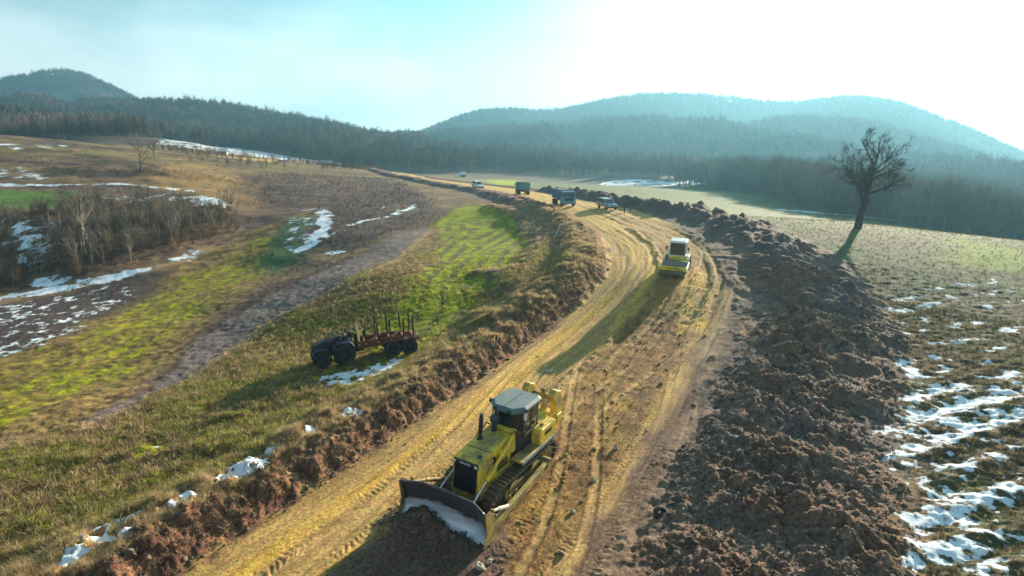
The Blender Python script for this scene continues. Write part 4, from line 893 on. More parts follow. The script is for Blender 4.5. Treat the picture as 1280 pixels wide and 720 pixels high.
rf = MB(); rf.prism(roofp, 3.03, 3.13, 'z'); n_ = len(roofp); top = [(x * .9 - .08, y * .88) for x, y in roofp]
rf.add([(x, y, 3.13) for x, y in roofp] + [(x, y, 3.22) for x, y in top], [tuple(range(n_, 2 * n_))] + [(i, (i + 1) % n_, n_ + (i + 1) % n_, n_ + i) for i in range(n_)])
RFO = rf.build('cab_roof', ROOFM, CAB, .02)
q = MB(); q.box((-.7, 0, 3.226), (1.3, .03, .012)); q.build('roof_seam', BLK, RFO)
for x, y in ((.08, .35), (.08, -.35), (-.36, .88), (-.36, -.93)): q = MB(); q.box((x, y, 3.10), (.1, .16, .13)); q.build('work_lamp', BLK, RFO, .01)
seat = MB(); seat.box((-1.0, 0, 2.2), (.5, .5, .2)); seat.box((-1.22, 0, 2.55), (.12, .5, .6)); seat.build('seat', BLK, CAB, .03)
# fenders, tanks, steps
for sy in (1, -1):
    q = MB(); q.box((-.95, sy * 1.03, 1.38), (2.5, .62, .07)); F = q.build('fender', YEL_D, D, .012)
    q = MB(); q.box((-.95, sy * 1.36, 1.34), (2.5, .04, .13)); q.build('fender_lip', ROOFM if sy > 0 else YEL_D, F, .008)
    q = MB(); q.prism([(-1.05, 1.42), (-1.0, 1.95), (-1.12, 2.06), (-2.25, 2.06), (-2.35, 1.95), (-2.35, 1.42)], sy * .83, sy * 1.30); TK = q.build('fuel_tank' if sy < 0 else 'hydraulic_tank', YEL, D, .05)
    q = MB(); q.lathe((-1.5, sy * 1.05, 2.06), [(.001, .07), (.08, .07), (.09, 0)], 'z', 14); q.build('filler_cap', BLK, TK)
    q = MB(); q.box((-1.7, sy * 1.303, 1.78), (.55, .006, .16)); q.build('decal', GRILLE, TK)
rt = MB(); rt.box((-2.0, 0, 1.72), (.85, 1.62, .72)); rt.build('rear_housing', YEL, D, .05)
hr = MB(); hr.tube([(-1.1, 1.28, 2.06), (-1.1, 1.28, 2.35), (-2.2, 1.28, 2.35), (-2.2, 1.28, 2.06)], .018, 8); hr.build('handrail', YEL, D)
# blade
def blade_mesh():
    ny, nz = 21, 10; f = MB(); ys = np.linspace(-2.02, 2.02, ny); zs = np.linspace(.12, 1.52, nz); idx = {}
    for side in (0, 1):
        for i, y in enumerate(ys):
            for k, z in enumerate(zs):
                x = 2.98 + .30 * ((z - .72) / .8) ** 2 + max(0, abs(y) - 1.25) * .42 - side * .07
                idx[side, i, k] = len(f.v); f.v.append((x, y, z + (.05 * max(0, 1 - abs(y)) if k == nz - 1 else 0)))
    for i in range(ny - 1):
        for k in range(nz - 1):
            a, b, c, d = (idx[0, i, k], idx[0, i + 1, k], idx[0, i + 1, k + 1], idx[0, i, k + 1]); f.f.append((a, b, c, d))
            a, b, c, d = (idx[1, i, k], idx[1, i, k + 1], idx[1, i + 1, k + 1], idx[1, i + 1, k]); f.f.append((a, b, c, d))
        for k in (0, nz - 1): f.f.append((idx[0, i, k], idx[1, i, k], idx[1, i + 1, k], idx[0, i + 1, k]))
    for i in (0, ny - 1):
        for k in range(nz - 1): f.f.append((idx[0, i, k], idx[0, i, k + 1], idx[1, i, k + 1], idx[1, i, k]))
    return f
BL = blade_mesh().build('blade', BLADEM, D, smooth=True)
def edge_strip(y0, y1, off):
    m = MB(); yy = np.linspace(y0, y1, 6); v = []
    for y in yy:
        x0 = 3.17 + max(0, abs(y) - 1.25) * .42 + off
        for x, z in ((x0 + .02, .0), (x0 - .035, .22), (x0 - .075, .22), (x0 - .03, .0)): v.append((x, y, z))
    f = []
    for i in range(5):
        for k in range(4): f.append((i * 4 + k, i * 4 + (k + 1) % 4, (i + 1) * 4 + (k + 1) % 4, (i + 1) * 4 + k))
    f += [(0, 1, 2, 3), (23, 22, 21, 20)]; return m.add(v, f)
STEEL = pmat('scoured_edge', (.72, .77, .82), .4, metal=.3, var=.2, scale=6, dirt=(.2, .16, .12), dirt_amt=.2)
for a, b in ((-1.25, -.42), (-.415, .415), (.42, 1.25)):
    ce = edge_strip(a, b, 0).build('cutting_edge', STEEL, BL, .006)
    for y in np.linspace(a + .12, b - .12, 4): q = MB(); q.cyl((3.155, y, .14), (3.185, y, .135), .022, .022, 8); q.build('bolt', BLK, ce)
for sy in (1, -1):
    a, b = (1.255, 2.06) if sy > 0 else (-2.06, -1.255); edge_strip(a, b, .004).build('end_bit', STEEL, BL, .006)
    ep = MB(); ep.prism([(2.85, .10), (3.48, .04), (3.55, .25), (3.42, .75), (3.58, 1.50), (3.40, 1.53), (3.05, 1.25), (2.85, .7)], sy * 2.025, sy * 2.065); ep.build('end_plate', YEL_D, BL, .01)
    q = MB(); q.box((3.0, sy * 1.93, .75), (.09, .16, 1.2)); q.build('side_post', YEL_D, BL, .02)
    # push arm
    q = MB(); P0 = Vector((-1.45, sy * 1.56, .58)); P1 = Vector((2.95, sy * 1.72, .34)); mid = (P0 + P1) / 2; L_ = (P1 - P0).length
    q.box(mid, (L_, .20, .30), (0, math.atan2(P0.z - P1.z, 4.4), sy * math.atan2(.16, 4.4))); PA = q.build('push_arm', YEL_D, D, .025)
    q = MB(); q.cyl((-1.45, sy * 1.25, .58), (-1.45, sy * 1.70, .58), .2, .2, 18); q.build('trunnion', YEL_D, PA)
    q = MB(); q.cyl((1.75, sy * 1.72, .62), (2.45, sy * 1.78, .98), .075, .075, 14); q.cyl((2.45, sy * 1.78, .98), (3.02, sy * 1.82, 1.2), .05, .05, 12); q.box((1.75, sy * 1.7, .54), (.24, .12, .22)); q.build('tilt_brace', pmat('worn_strut', (.5, .45, .33), .5, var=.2, scale=4) if sy > 0 else YEL_D, PA)
    # lift cylinder
    A0 = Vector((.30, sy * .76, 2.34)); A1 = Vector((1.95, sy * .80, 1.45)); A2 = Vector((2.92, sy * .84, .92))
    q = MB(); q.cyl(A0, A1, .065, .065, 14); q.cyl(A1 - (A1 - A0).normalized() * .1, A1, .08, .08, 14); LC = q.build('lift_cylinder', YEL, D)
    q = MB(); q.cyl(A1, A2, .035, .035, 12); q.build('piston_rod', CHROME, LC)
    q = MB(); q.box((.95, sy * .70, 1.96), (.26, .16, .26)); q.build('yoke', YEL, LC, .02)
    q = MB(); q.tube([(.35, sy * .68, 2.40), (.15, sy * .72, 2.46), (-.05, sy * .70, 2.3), (-.08, sy * .70, 1.9)], .022, 8); q.build('hose', RUBBER, LC)
    q = MB(); q.prism([(2.82, .85), (2.98, .8), (3.0, 1.05), (2.86, 1.05)], sy * .84 - .09, sy * .84 + .09); q.build('lift_bracket', YEL_D, BL)
for y in (-1.0, -.35, .35, 1.0): q = MB(); q.prism([(2.72, .3), (2.93, .2), (2.90, .7), (3.0, 1.3), (2.85, 1.2), (2.72, .75)], y - .03, y + .03); q.build('blade_rib', YEL_D, BL)
q = MB(); q.box((2.86, 0, .32), (.16, 3.6, .22)); q.build('blade_beam', YEL_D, BL, .02)
# ripper
rp = MB(); rp.box((-3.28, 0, 1.55), (.42, 1.9, .42)); RP = rp.build('ripper', YEL, D, .04)
for y in (-.72, .72):
    q = MB(); P0, P1 = Vector((-2.2, y, .95)), Vector((-3.2, y, 1.42)); q.box((P0 + P1) / 2, ((P1 - P0).length, .2, .28), (0, math.atan2(P1.z - P0.z, 1.0), 0)); q.build('ripper_arm', YEL, RP, .03)
    q = MB(); q.prism([(-2.95, 1.6), (-2.98, 2.0), (-2.84, 2.4), (-2.58, 2.74), (-2.84, 2.96), (-3.26, 2.78), (-3.62, 2.36), (-3.7, 1.85), (-3.45, 1.5)], y - .17, y + .17); q.build('ripper_bracket', YEL, RP, .04)
for y in (-.42, .42):
    q = MB(); q.cyl((-2.15, y, 1.85), (-2.75, y, 2.2), .12, .12, 16); RC = q.build('ripper_cylinder', YEL, RP)
    q = MB(); q.cyl((-2.75, y, 2.2), (-3.15, y, 2.42), .06, .06, 12); q.build('piston_rod', CHROME, RC)
    q = MB(); q.tube([(-2.2, y * .6, 2.0), (-2.5, y * .5, 2.42), (-2.8, y * .6, 2.38)], .025, 8); q.build('hose', RUBBER, RC)
q = MB(); q.box((-3.2, 0, 2.42), (.2, 1.5, .2)); q.build('cross_shaft', YEL_D, RP, .03)
q = MB(); q.prism([(-3.10, 2.72), (-3.42, 2.74), (-3.56, 2.2), (-3.56, 1.3), (-3.46, .98), (-3.2, .66), (-3.0, .62), (-3.1, .9), (-3.24, 1.3), (-3.2, 2.0)], -.10, .10); SHK = q.build('ripper_shank', YEL_D, RP, .02)
q = MB(); q.prism([(-3.26, .80), (-2.86, .52), (-2.98, .72), (-3.12, .92)], -.13, .13); q.build('ripper_tooth', STEEL, SHK)
# ------------------------------------------------------------------ roller (x forward, y left)
BODY_G = pmat('roller_grey', (.16, .16, .155), .55, var=.15, scale=4, dirt=MUD, dirt_amt=.3)
LIME = pmat('roller_yellow', (.66, .55, .02), .42, var=.1, scale=3, dirt=MUD, dirt_amt=.22)
DRUM = pmat('drum_steel', (.22, .20, .17), .6, metal=.3, var=.25, scale=5, dirt=(.25, .19, .10), dirt_amt=.5)
p = atY(845, 341, 56); fw = Vector((-.37, -.93)); yaw = math.atan2(fw.y, fw.x)
RO = machine('road_roller', p[0] + .30, p[1] + 1.2, yaw, 1.8, .9)
tag(RO, 'yellow single drum road roller with white cab roof on the dirt road', 'road roller')
q = MB(); q.lathe((1.45, 0, .74), [(.66, -1.04), (.74, -1.05), (.75, -1.03), (.75, 1.03), (.74, 1.05), (.66, 1.04), (.55, .9), (.1, .9)], 'y', 36); dr_ = q.build('drum', DRUM, RO, smooth=False)
q = MB(); q.lathe((1.45, 0, .74), [(.1, -.9), (.55, -.9), (.66, -1.04)], 'y', 24); q.build('drum_disc', BODY_G, dr_)
q = MB(); q.box((2.42, 0, .98), (.22, 2.36, .36)); FB = q.build('front_beam', LIME, RO, .04)
q = MB(); q.box((2.33, 0, .76), (.05, 2.0, .07)); q.build('scraper', BLK, FB)
lettering('BOMAG', .28, BLK, FB, (2.533, 0, .99), (math.pi / 2, 0, math.pi / 2))
for sy in (1, -1):
    q = MB(); q.prism([(2.5, .82), (2.5, 1.15), (.3, 1.2), (.3, .75), (1.1, .62), (1.8, .62)], sy * 1.10, sy * 1.20); q.build('drum_yoke', LIME if sy < 0 else WHITE, RO, .02)  # left yoke white: sunlight on that side is put into its colour
q = MB(); q.box((.42, 0, .98), (.24, 2.36, .42)); q.build('rear_beam', LIME, RO, .03)
q = MB(); q.box((.1, 0, .85), (.6, .5, .5)); q.build('articulation_joint', BLK, RO, .03)
q = MB(); q.box((-.62, 0, 1.18), (1.45, 1.5, .5)); q.build('platform', BODY_G, RO, .03)
q = MB(); q.prism([(.12, 1.2), (.16, 1.55), (.02, 1.62), (-1.2, 1.62), (-1.2, 1.2)], -.78, .78); CBR = q.build('cab', LIME, RO, .03)
cp_ = [(.02, 1.6), (-.06, 2.82), (-1.2, 2.82), (-1.22, 1.6)]
q = MB(); q.prism(cp_, -.70, .70); q.build('window_pane', GLASS_B, CBR)
for x, z0, x1 in ((.06, 1.58, -.02), (-1.22, 1.58, -1.2)):
    for sy in (1, -1): q = MB(); q.cyl((x, sy * .74, z0), (x1, sy * .70, 2.85), .045, .045, 8); q.build('pillar', WHITE, CBR)
q = MB(); q.box((.04, 0, 1.64), (.05, 1.45, .06)); q.build('window_sill', WHITE, CBR)
q = MB(); q.box((-.58, 0, 2.94), (1.55, 1.62, .2), taper=(.92, .9)); q.build('cab_roof', WHITE, CBR, .05)
for sy in (1, -1):
    q = MB(); q.cyl((.05, sy * .74, 2.4), (.14, sy * .98, 2.42), .015); q.build('mirror_arm', BLK, CBR)
    q = MB(); q.box((.14, sy * 1.0, 2.35), (.05, .16, .3)); q.build('mirror', BLK, CBR, .02)
    q = MB(); q.box((.16, sy * .55, 1.45), (.05, .2, .12)); q.build('headlight', LAMPM, CBR, .01)
    q = MB(); q.prism([(.05, 1.2), (.05, 1.62), (-1.1, 1.62), (-1.1, 1.2)], sy * .80, sy * 1.10); q.build('side_box', WHITE if sy > 0 else BODY_G, CBR, .03)  # left box coloured white as sunlit, right one stays grey
    wheel(RO, -1.25, sy * .88, .76, .76, .56, sy, LIME)
q = MB(); q.prism([(-1.25, .95), (-1.25, 2.0), (-1.5, 2.05), (-2.7, 1.75), (-2.95, 1.5), (-2.95, .85)], -.68, .68); EH = q.build('engine_hood', LIME, RO, .06)
for z in (1.05, 1.15, 1.25, 1.35): q = MB(); q.box((-2.96, 0, z), (.03, .9, .04)); q.build('vent_slat', BLK, EH)
q = MB(); q.cyl((-2.1, .35, 1.85), (-2.1, .35, 2.35), .05); q.build('exhaust_pipe', BLK, EH)
q = MB(); q.tube([(.08, .95, 1.62), (.08, .95, 2.25), (-.3, .95, 2.25)], .02); q.build('handrail', WHITE, CBR)

# ------------------------------------------------------------------ log forwarder parked on the field
RUSTR = pmat('rusty_red', (.20, .055, .028), .75, var=.35, scale=5, dirt=(.06, .035, .025), dirt_amt=.5)
RUSTO = pmat('rusty_orange', (.36, .16, .07), .8, var=.3, scale=6)
CHAR = pmat('grimy_black', (.03, .028, .03), .7, var=.4, scale=4, dirt=(.10, .075, .05), dirt_amt=.35)
BLUEG = pmat('faded_blue_black', (.035, .045, .07), .6, var=.3, scale=4, dirt=(.09, .07, .05), dirt_amt=.4)
PALEY = pmat('faded_yellow', (.58, .48, .16), .6, var=.2, scale=4, dirt=(.2, .15, .08), dirt_amt=.3)
a_ = ground_hit(388, 464); b_ = ground_hit(519, 442); c_ = (a_ + b_) / 2; fw = (a_ - b_) / np.hypot(*(a_ - b_)); yaw = math.atan2(fw[1], fw[0]); FL = np.hypot(*(a_ - b_))
c_ = c_ + np.array([.1, 1.0])
F_ = machine('log_forwarder', c_[0], c_[1], yaw, 3.0, .9, .04); k_ = FL / 7.5; F_.scale = (k_, k_, k_)
tag(F_, 'grimy black tractor with rusty red log bunk and black stakes parked on the field', 'log forwarder')
for x, r, w in ((3.3, .66, .42), (1.75, .80, .52)):
    for sy in (1, -1): wheel(F_, x, sy * .92, r, r, w, sy, CHAR, 18)
for x in (-1.75, -2.95):
    for sy in (1, -1): wheel(F_, x, sy * .92, .62, .62, .50, sy, CHAR, 16)
q = MB(); q.prism([(2.3, .85), (2.3, 1.75), (2.5, 1.82), (3.75, 1.6), (3.95, 1.45), (3.95, .8)], -.5, .5); EHF = q.build('engine_hood', CHAR, F_, .05)
for z in (1.0, 1.12, 1.24, 1.36): q = MB(); q.box((3.965, 0, z), (.02, .7, .05)); q.build('vent_slat', BLK, EHF)
q = MB(); q.box((3.95, 0, .72), (.2, 1.4, .2)); q.build('bumper', CHAR, F_, .02)
q = MB(); q.box((1.6, 0, .85), (2.6, .7, .4)); q.build('tractor_frame', CHAR, F_, .03)
for x, r in ((3.3, .66), (1.75, .80)):
    for sy in (1, -1): q = MB(); q.prism([(x - r * 1.0, r * 1.55), (x - r * .6, r * 2.05), (x + r * .6, r * 2.05), (x + r * 1.0, r * 1.55), (x + r * .95, r * 1.5), (x + r * .55, r * 1.97), (x - r * .55, r * 1.97), (x - r * .95, r * 1.5)], sy * .68, sy * 1.2); q.build('mudguard', BLUEG, F_)
q = MB(); q.prism([(1.15, 1.05), (1.12, 1.55), (1.3, 1.62), (2.25, 1.62), (2.35, 1.05)], -.66, .66); CF = q.build('operator_station', BLUEG, F_, .04)
for x, t_ in ((1.14, -.04), (2.2, .05)):
    for sy in (1, -1): q = MB(); q.cyl((x, sy * .62, 1.55), (x + t_, sy * .58, 2.12), .05, .045, 8); q.build('pillar', CHAR, CF)
    q = MB(); q.cyl((x + t_, -.60, 2.12), (x + t_, .60, 2.12), .045, .045, 8); q.build('roll_bar', CHAR, CF)
q = MB(); q.box((1.55, 0, 1.75), (.5, .5, .16)); q.box((1.3, 0, 2.0), (.12, .5, .46), (0, -.1, 0)); q.build('seat', CHAR, CF, .03)
q = MB(); q.box((2.05, 0, 1.8), (.3, .9, .4)); q.build('dashboard', CHAR, CF, .03)
for k in range(9): q = MB(); a0 = Vector((random.uniform(1.1, 2.4), random.uniform(-.6, .6), 1.6)); a1 = a0 + Vector((random.uniform(-.5, .5), random.uniform(-.3, .3), random.uniform(.3, .7))); a2 = a1 + Vector((random.uniform(-.4, .4), random.uniform(-.3, .3), random.uniform(-.4, .1))); q.tube([a0, a1, a2], .03, 6); q.build('hose', CHAR, CF)
q = MB(); q.cyl((2.9, .3, 1.6), (2.9, .3, 2.4), .045); q.build('exhaust_pipe', CHAR, F_)
# crane pillar with folded boom
q = MB(); q.cyl((.75, 0, .9), (.75, 0, 2.2), .16, .13, 14); CR_ = q.build('crane_pillar', CHAR, F_)
q = MB(); q.box((.95, .25, 2.15), (.55, .14, .14), (0, -.6, .6)); q.box((.5, -.1, 1.9), (.9, .12, .14), (0, .7, .2)); q.build('crane_boom', PALEY, CR_, .01)
# trailer
for sy in (1, -1): q = MB(); q.box((-1.4, sy * .38, .98), (4.9, .16, .24)); q.build('trailer_beam', RUSTR, F_, .02)
q = MB(); q.box((-2.35, 0, .66), (1.9, 1.2, .26)); q.build('bogie', RUSTR, F_, .03)
for sy in (1, -1): q = MB(); q.box((-2.35, sy * .92, 1.22), (2.5, .5, .06)); q.build('wheel_guard', RUSTR, F_, .01)
q = MB(); q.box((-1.6, 0, 1.16), (4.2, 1.5, .05)); q.build('bunk_floor', RUSTR, F_)
for sy in (1, -1): q = MB(); q.box((-1.0, sy * .78, 1.22), (3.6, .06, .46)); q.build('side_panel', RUSTR, F_, .01)
for x in (-.1, -1.5):
    q = MB(); P0, P1 = Vector((x, .75, 1.36)), Vector((x - 1.15, -.2, 1.72)); dd_ = P1 - P0; q.box((P0 + P1) / 2, (dd_.length, .2, .05), (0, -math.asin(dd_.z / dd_.length), math.atan2(dd_.y, dd_.x))); q.build('loose_board', RUSTO, F_)
POLE = pmat('stake_black', (.018, .016, .016), .7, var=.3, scale=5)
for x, h in ((.15, 1.35), (-.75, 1.55), (-1.65, 1.6), (-2.65, 1.55), (-3.35, 1.6)):
    q = MB(); q.box((x, 0, 1.28), (.17, 1.95, .16)); BO = q.build('bolster', RUSTO, F_, .015)
    for sy in (1, -1): q = MB(); q.box((x, sy * .94, 1.28 + h / 2), (.12, .12, h), (sy * -.07, random.uniform(-.05, .05), 0), taper=(.8, .8)); q.build('stake', POLE, BO, .01)
hg = MB(); hg.box((.62, 0, 1.25), (.08, 1.7, .1)); HGT = hg.build('headboard', PALEY, F_)
for y in np.linspace(-.75, .75, 7): q = MB(); q.cyl((.62, y, 1.2), (.62 + random.uniform(-.1, .1), y * 1.02, 2.45 + random.uniform(-.3, .4)), .04, .03, 6); q.build('headboard_bar', PALEY if random.random() < .7 else RUSTO, HGT)
q = MB(); q.cyl((-3.55, .62, .95), (-3.55, .62, 2.1), .05, .05, 8); EG = q.build('end_gate', PALEY, F_)
for z in (1.3, 1.66, 2.06): q = MB(); q.box((-4.2, .48, z), (1.35, .08, .10), (0, 0, .2)); q.build('gate_rail', PALEY, EG)
for t_ in (0, .33, .66, 1): q = MB(); q.box((-3.55 - 1.3 * t_, .62 - .27 * t_, 1.68), (.08, .07, .86)); q.build('gate_bar', PALEY, EG)
q = MB(); q.box((-3.9, .4, .95), (.3, .12, .5)); q.build('gate_leg', PALEY, EG)

# ------------------------------------------------------------------ dump trucks
def make_truck(name, cabm, bodym, label, x, y, yaw, ribs=9):
    T = machine(name, x, y, yaw, 2.6, 1.0); tag(T, label, 'truck', None)
    q = MB(); q.box((-.2, 0, .85), (6.6, .8, .24)); q.build('chassis', CHAR, T, .02)
    for xx in (2.55, -1.35, -2.65):
        for sy in (1, -1): wheel(T, xx, sy * 1.05, .52, .52, .34 if xx > 0 else .48, sy, bodym, 0)
    q = MB(); q.prism([(1.95, .95), (1.95, 2.62), (2.1, 2.72), (3.25, 2.70), (3.38, 2.6), (3.52, 1.75), (3.56, .75), (2.0, .75)], -1.22, 1.22); Cb = q.build('cab', cabm, T, .05)
    q = MB(); q.add([(3.535, -1.08, 1.78), (3.535, 1.08, 1.78), (3.41, 1.04, 2.5), (3.41, -1.04, 2.5)], [(0, 1, 2, 3)]); q.add([(3.49, -1.08, 1.78), (3.49, 1.08, 1.78), (3.37, 1.04, 2.5), (3.37, -1.04, 2.5)], [(3, 2, 1, 0)]); q.build('windscreen', GLASS_B, Cb)
    q = MB(); q.box((3.545, 0, 1.36), (.05, 1.5, .44)); q.build('grille', BLK, Cb, .01)
    for sy in (1, -1):
        q = MB(); q.box((2.7, sy * 1.225, 2.1), (.9, .02, .62)); q.build('side_window', GLASS_B, Cb)
        q = MB(); q.box((3.6, sy * .92, .92), (.05, .3, .2)); q.build('headlight', LAMPM, Cb, .01)
        q = MB(); q.box((3.35, sy * 1.42, 2.2), (.06, .2, .45)); q.build('mirror', BLK, Cb, .01)
    q = MB(); q.box((3.58, 0, .72), (.2, 2.45, .32)); q.build('bumper', cabm, T, .04)
    q = MB(); q.prism([(-3.5, 1.15), (-3.62, 2.75), (1.7, 2.85), (1.75, 1.15)], -1.24, 1.24)
    Bd = q.build('dump_body', bodym, T, .02)
    q = MB(); q.box((-.95, 0, 2.862), (4.9, 2.2, .02)); q.build('load_of_soil', CLOD, Bd)
    for xx in np.linspace(-3.3, 1.45, ribs):
        for sy in (1, -1): q = MB(); q.box((xx, sy * 1.27, 2.0), (.10, .07, 1.6)); q.build('body_rib', bodym, Bd)
    for yy in (-.8, 0, .8): q = MB(); q.box((-3.6, yy, 1.95), (.07, .10, 1.5), (0, -.075, 0)); q.build('tailgate_rib', bodym, Bd)
    q = MB(); q.box((1.78, 0, 2.0), (.08, 2.4, 1.75)); q.build('headboard', bodym, Bd, .01)
    q = MB(); q.box((-3.3, 0, .78), (.08, 2.3, .12)); RB = q.build('rear_bar', CHAR, T)
    for sy in (1, -1): q = MB(); q.box((-3.36, sy * .95, .8), (.04, .3, .14)); q.build('tail_lamp', REDL, RB)
    return T
TEAL = pmat('truck_teal', (.09, .26, .30), .45, var=.15, scale=3, dirt=(.2, .17, .12), dirt_amt=.3)
TEAL2 = pmat('truck_blue', (.08, .22, .31), .5, var=.15, scale=3, dirt=(.2, .17, .12), dirt_amt=.3)
p = ground_hit(711, 259); make_truck('dump_truck', TEAL, TEAL2, 'teal dump truck driving towards the off-road car, its windscreen in view', p[0] - .7, p[1] + 3.0, math.atan2(-.975, .20))
p = ground_hit(653, 243.5); make_truck('dump_truck', TEAL2, TEAL, 'blue dump truck between the white car and the teal truck', p[0], p[1] + 2.5, math.atan2(.995, -.12))

# ------------------------------------------------------------------ cars
def make_car(name, paint, label, cat, x, y, yaw, prof, glassprof, Lh, w, h0, pick_=False):
    T = machine(name, x, y, yaw, 1.4, .7); tag(T, label, cat)
    q = MB(); q.prism(prof, -w / 2, w / 2); B = q.build('body', paint, T, .06)
    q = MB(); q.prism(glassprof, -w / 2 + .10, w / 2 - .10); CBn = q.build('cabin', paint, T, .05)
    zlo = min(z for _, z in glassprof); zhi = max(z for _, z in glassprof); xs = sorted(x for x, z in glassprof if z > zhi - .05)
    xl = sorted(x for x, z in glassprof if z <= zlo + .05); f0, f1, r0, r1 = xl[-1], xs[-1], xl[0], xs[0]
    yi = w / 2 - .10
    def lerp(a, b, t): return a + (b - a) * t
    for nm, xa, xb, sgn in (('windscreen', f0, f1, 1), ('rear_window', r0, r1, -1)):
        z0, z1 = lerp(zlo, zhi, .16), lerp(zlo, zhi, .86); xa2, xb2 = lerp(xa, xb, .16) + sgn * .012, lerp(xa, xb, .86) + sgn * .012
        q = MB(); q.add([(xa2, -yi + .1, z0), (xa2, yi - .1, z0), (xb2, yi - .14, z1), (xb2, -yi + .14, z1), (xa2 - sgn * .03, -yi + .1, z0), (xa2 - sgn * .03, yi - .1, z0), (xb2 - sgn * .03, yi - .14, z1), (xb2 - sgn * .03, -yi + .14, z1)], [(0,1,2,3),(7,6,5,4),(0,4,5,1),(1,5,6,2),(2,6,7,3),(3,7,4,0)]); q.build(nm, GLASS, CBn)
    for sy in (1, -1):
        mid = lerp(r0, f0, .5)
        for xa, xb, xc, xd in ((lerp(r0, f0, .1), mid - .04, mid - .04, lerp(r1, f1, .08)), (mid + .04, lerp(r0, f0, .9), lerp(r1, f1, .93), mid + .04)):
            q = MB(); q.prism([(xa, lerp(zlo, zhi, .14)), (xb, lerp(zlo, zhi, .14)), (xc, lerp(zlo, zhi, .86)), (xd, lerp(zlo, zhi, .86))], sy * (yi + .004), sy * (yi + .02)); q.build('side_window', GLASS, CBn)
        fx = max(x for x, _ in prof); bx = min(x for x, _ in prof)
        q = MB(); q.box((fx - .05, sy * (w / 2 - .25), h0 + .42), (.12, .36, .16)); q.build('headlight', LAMPM, B, .01)
        q = MB(); q.box((bx + .03, sy * (w / 2 - .18), h0 + .55), (.1, .24, .26)); q.build('tail_lamp', REDL, B, .01)
        q = MB(); q.box((f0 - .25, sy * (w / 2 + .07), zlo + .08), (.1, .16, .12)); q.build('mirror', paint, B, .02)
        for xx in (Lh * .62, -Lh * .62): wheel(T, xx, sy * (w / 2 - .10), .35, .35, .22, sy, DRUM, 0)
    fx = max(x for x, _ in prof); bx = min(x for x, _ in prof)
    for xx in (fx, bx): q = MB(); q.box((xx, 0, h0 + .12), (.12, w * .94, .2)); q.build('bumper', BLK, B, .03)
    return T
SILV = pmat('silver_grey_paint', (.26, .29, .31), .35, var=.1, scale=3, metal=.3, dirt=(.25, .2, .13), dirt_amt=.3)
p = ground_hit(597, 239)
make_car('car', WHITE, 'white hatchback car driving on the far stretch of the dirt road', 'car', p[0], p[1], math.atan2(-.90, .44),
         [(-2.0, .35), (-2.05, .85), (-1.95, 1.0), (.95, 1.0), (1.85, .85), (2.05, .65), (2.05, .35)], [(-1.95, .98), (-1.6, 1.66), (.25, 1.68), (1.05, .98)], 2.05, 1.8, .3)
p = ground_hit(763, 263.5)
make_car('off_road_car', SILV, 'silver grey off-road car parked beside two people at the edge of the road', 'car', p[0] - .3, p[1] + 2.0, math.atan2(-.95, .30),
         [(-2.25, .5), (-2.3, 1.1), (-2.2, 1.14), (1.05, 1.12), (2.1, 1.05), (2.3, .85), (2.3, .45)], [(-2.2, 1.1), (-2.0, 1.8), (.35, 1.82), (1.15, 1.1)], 2.3, 1.86, .42)

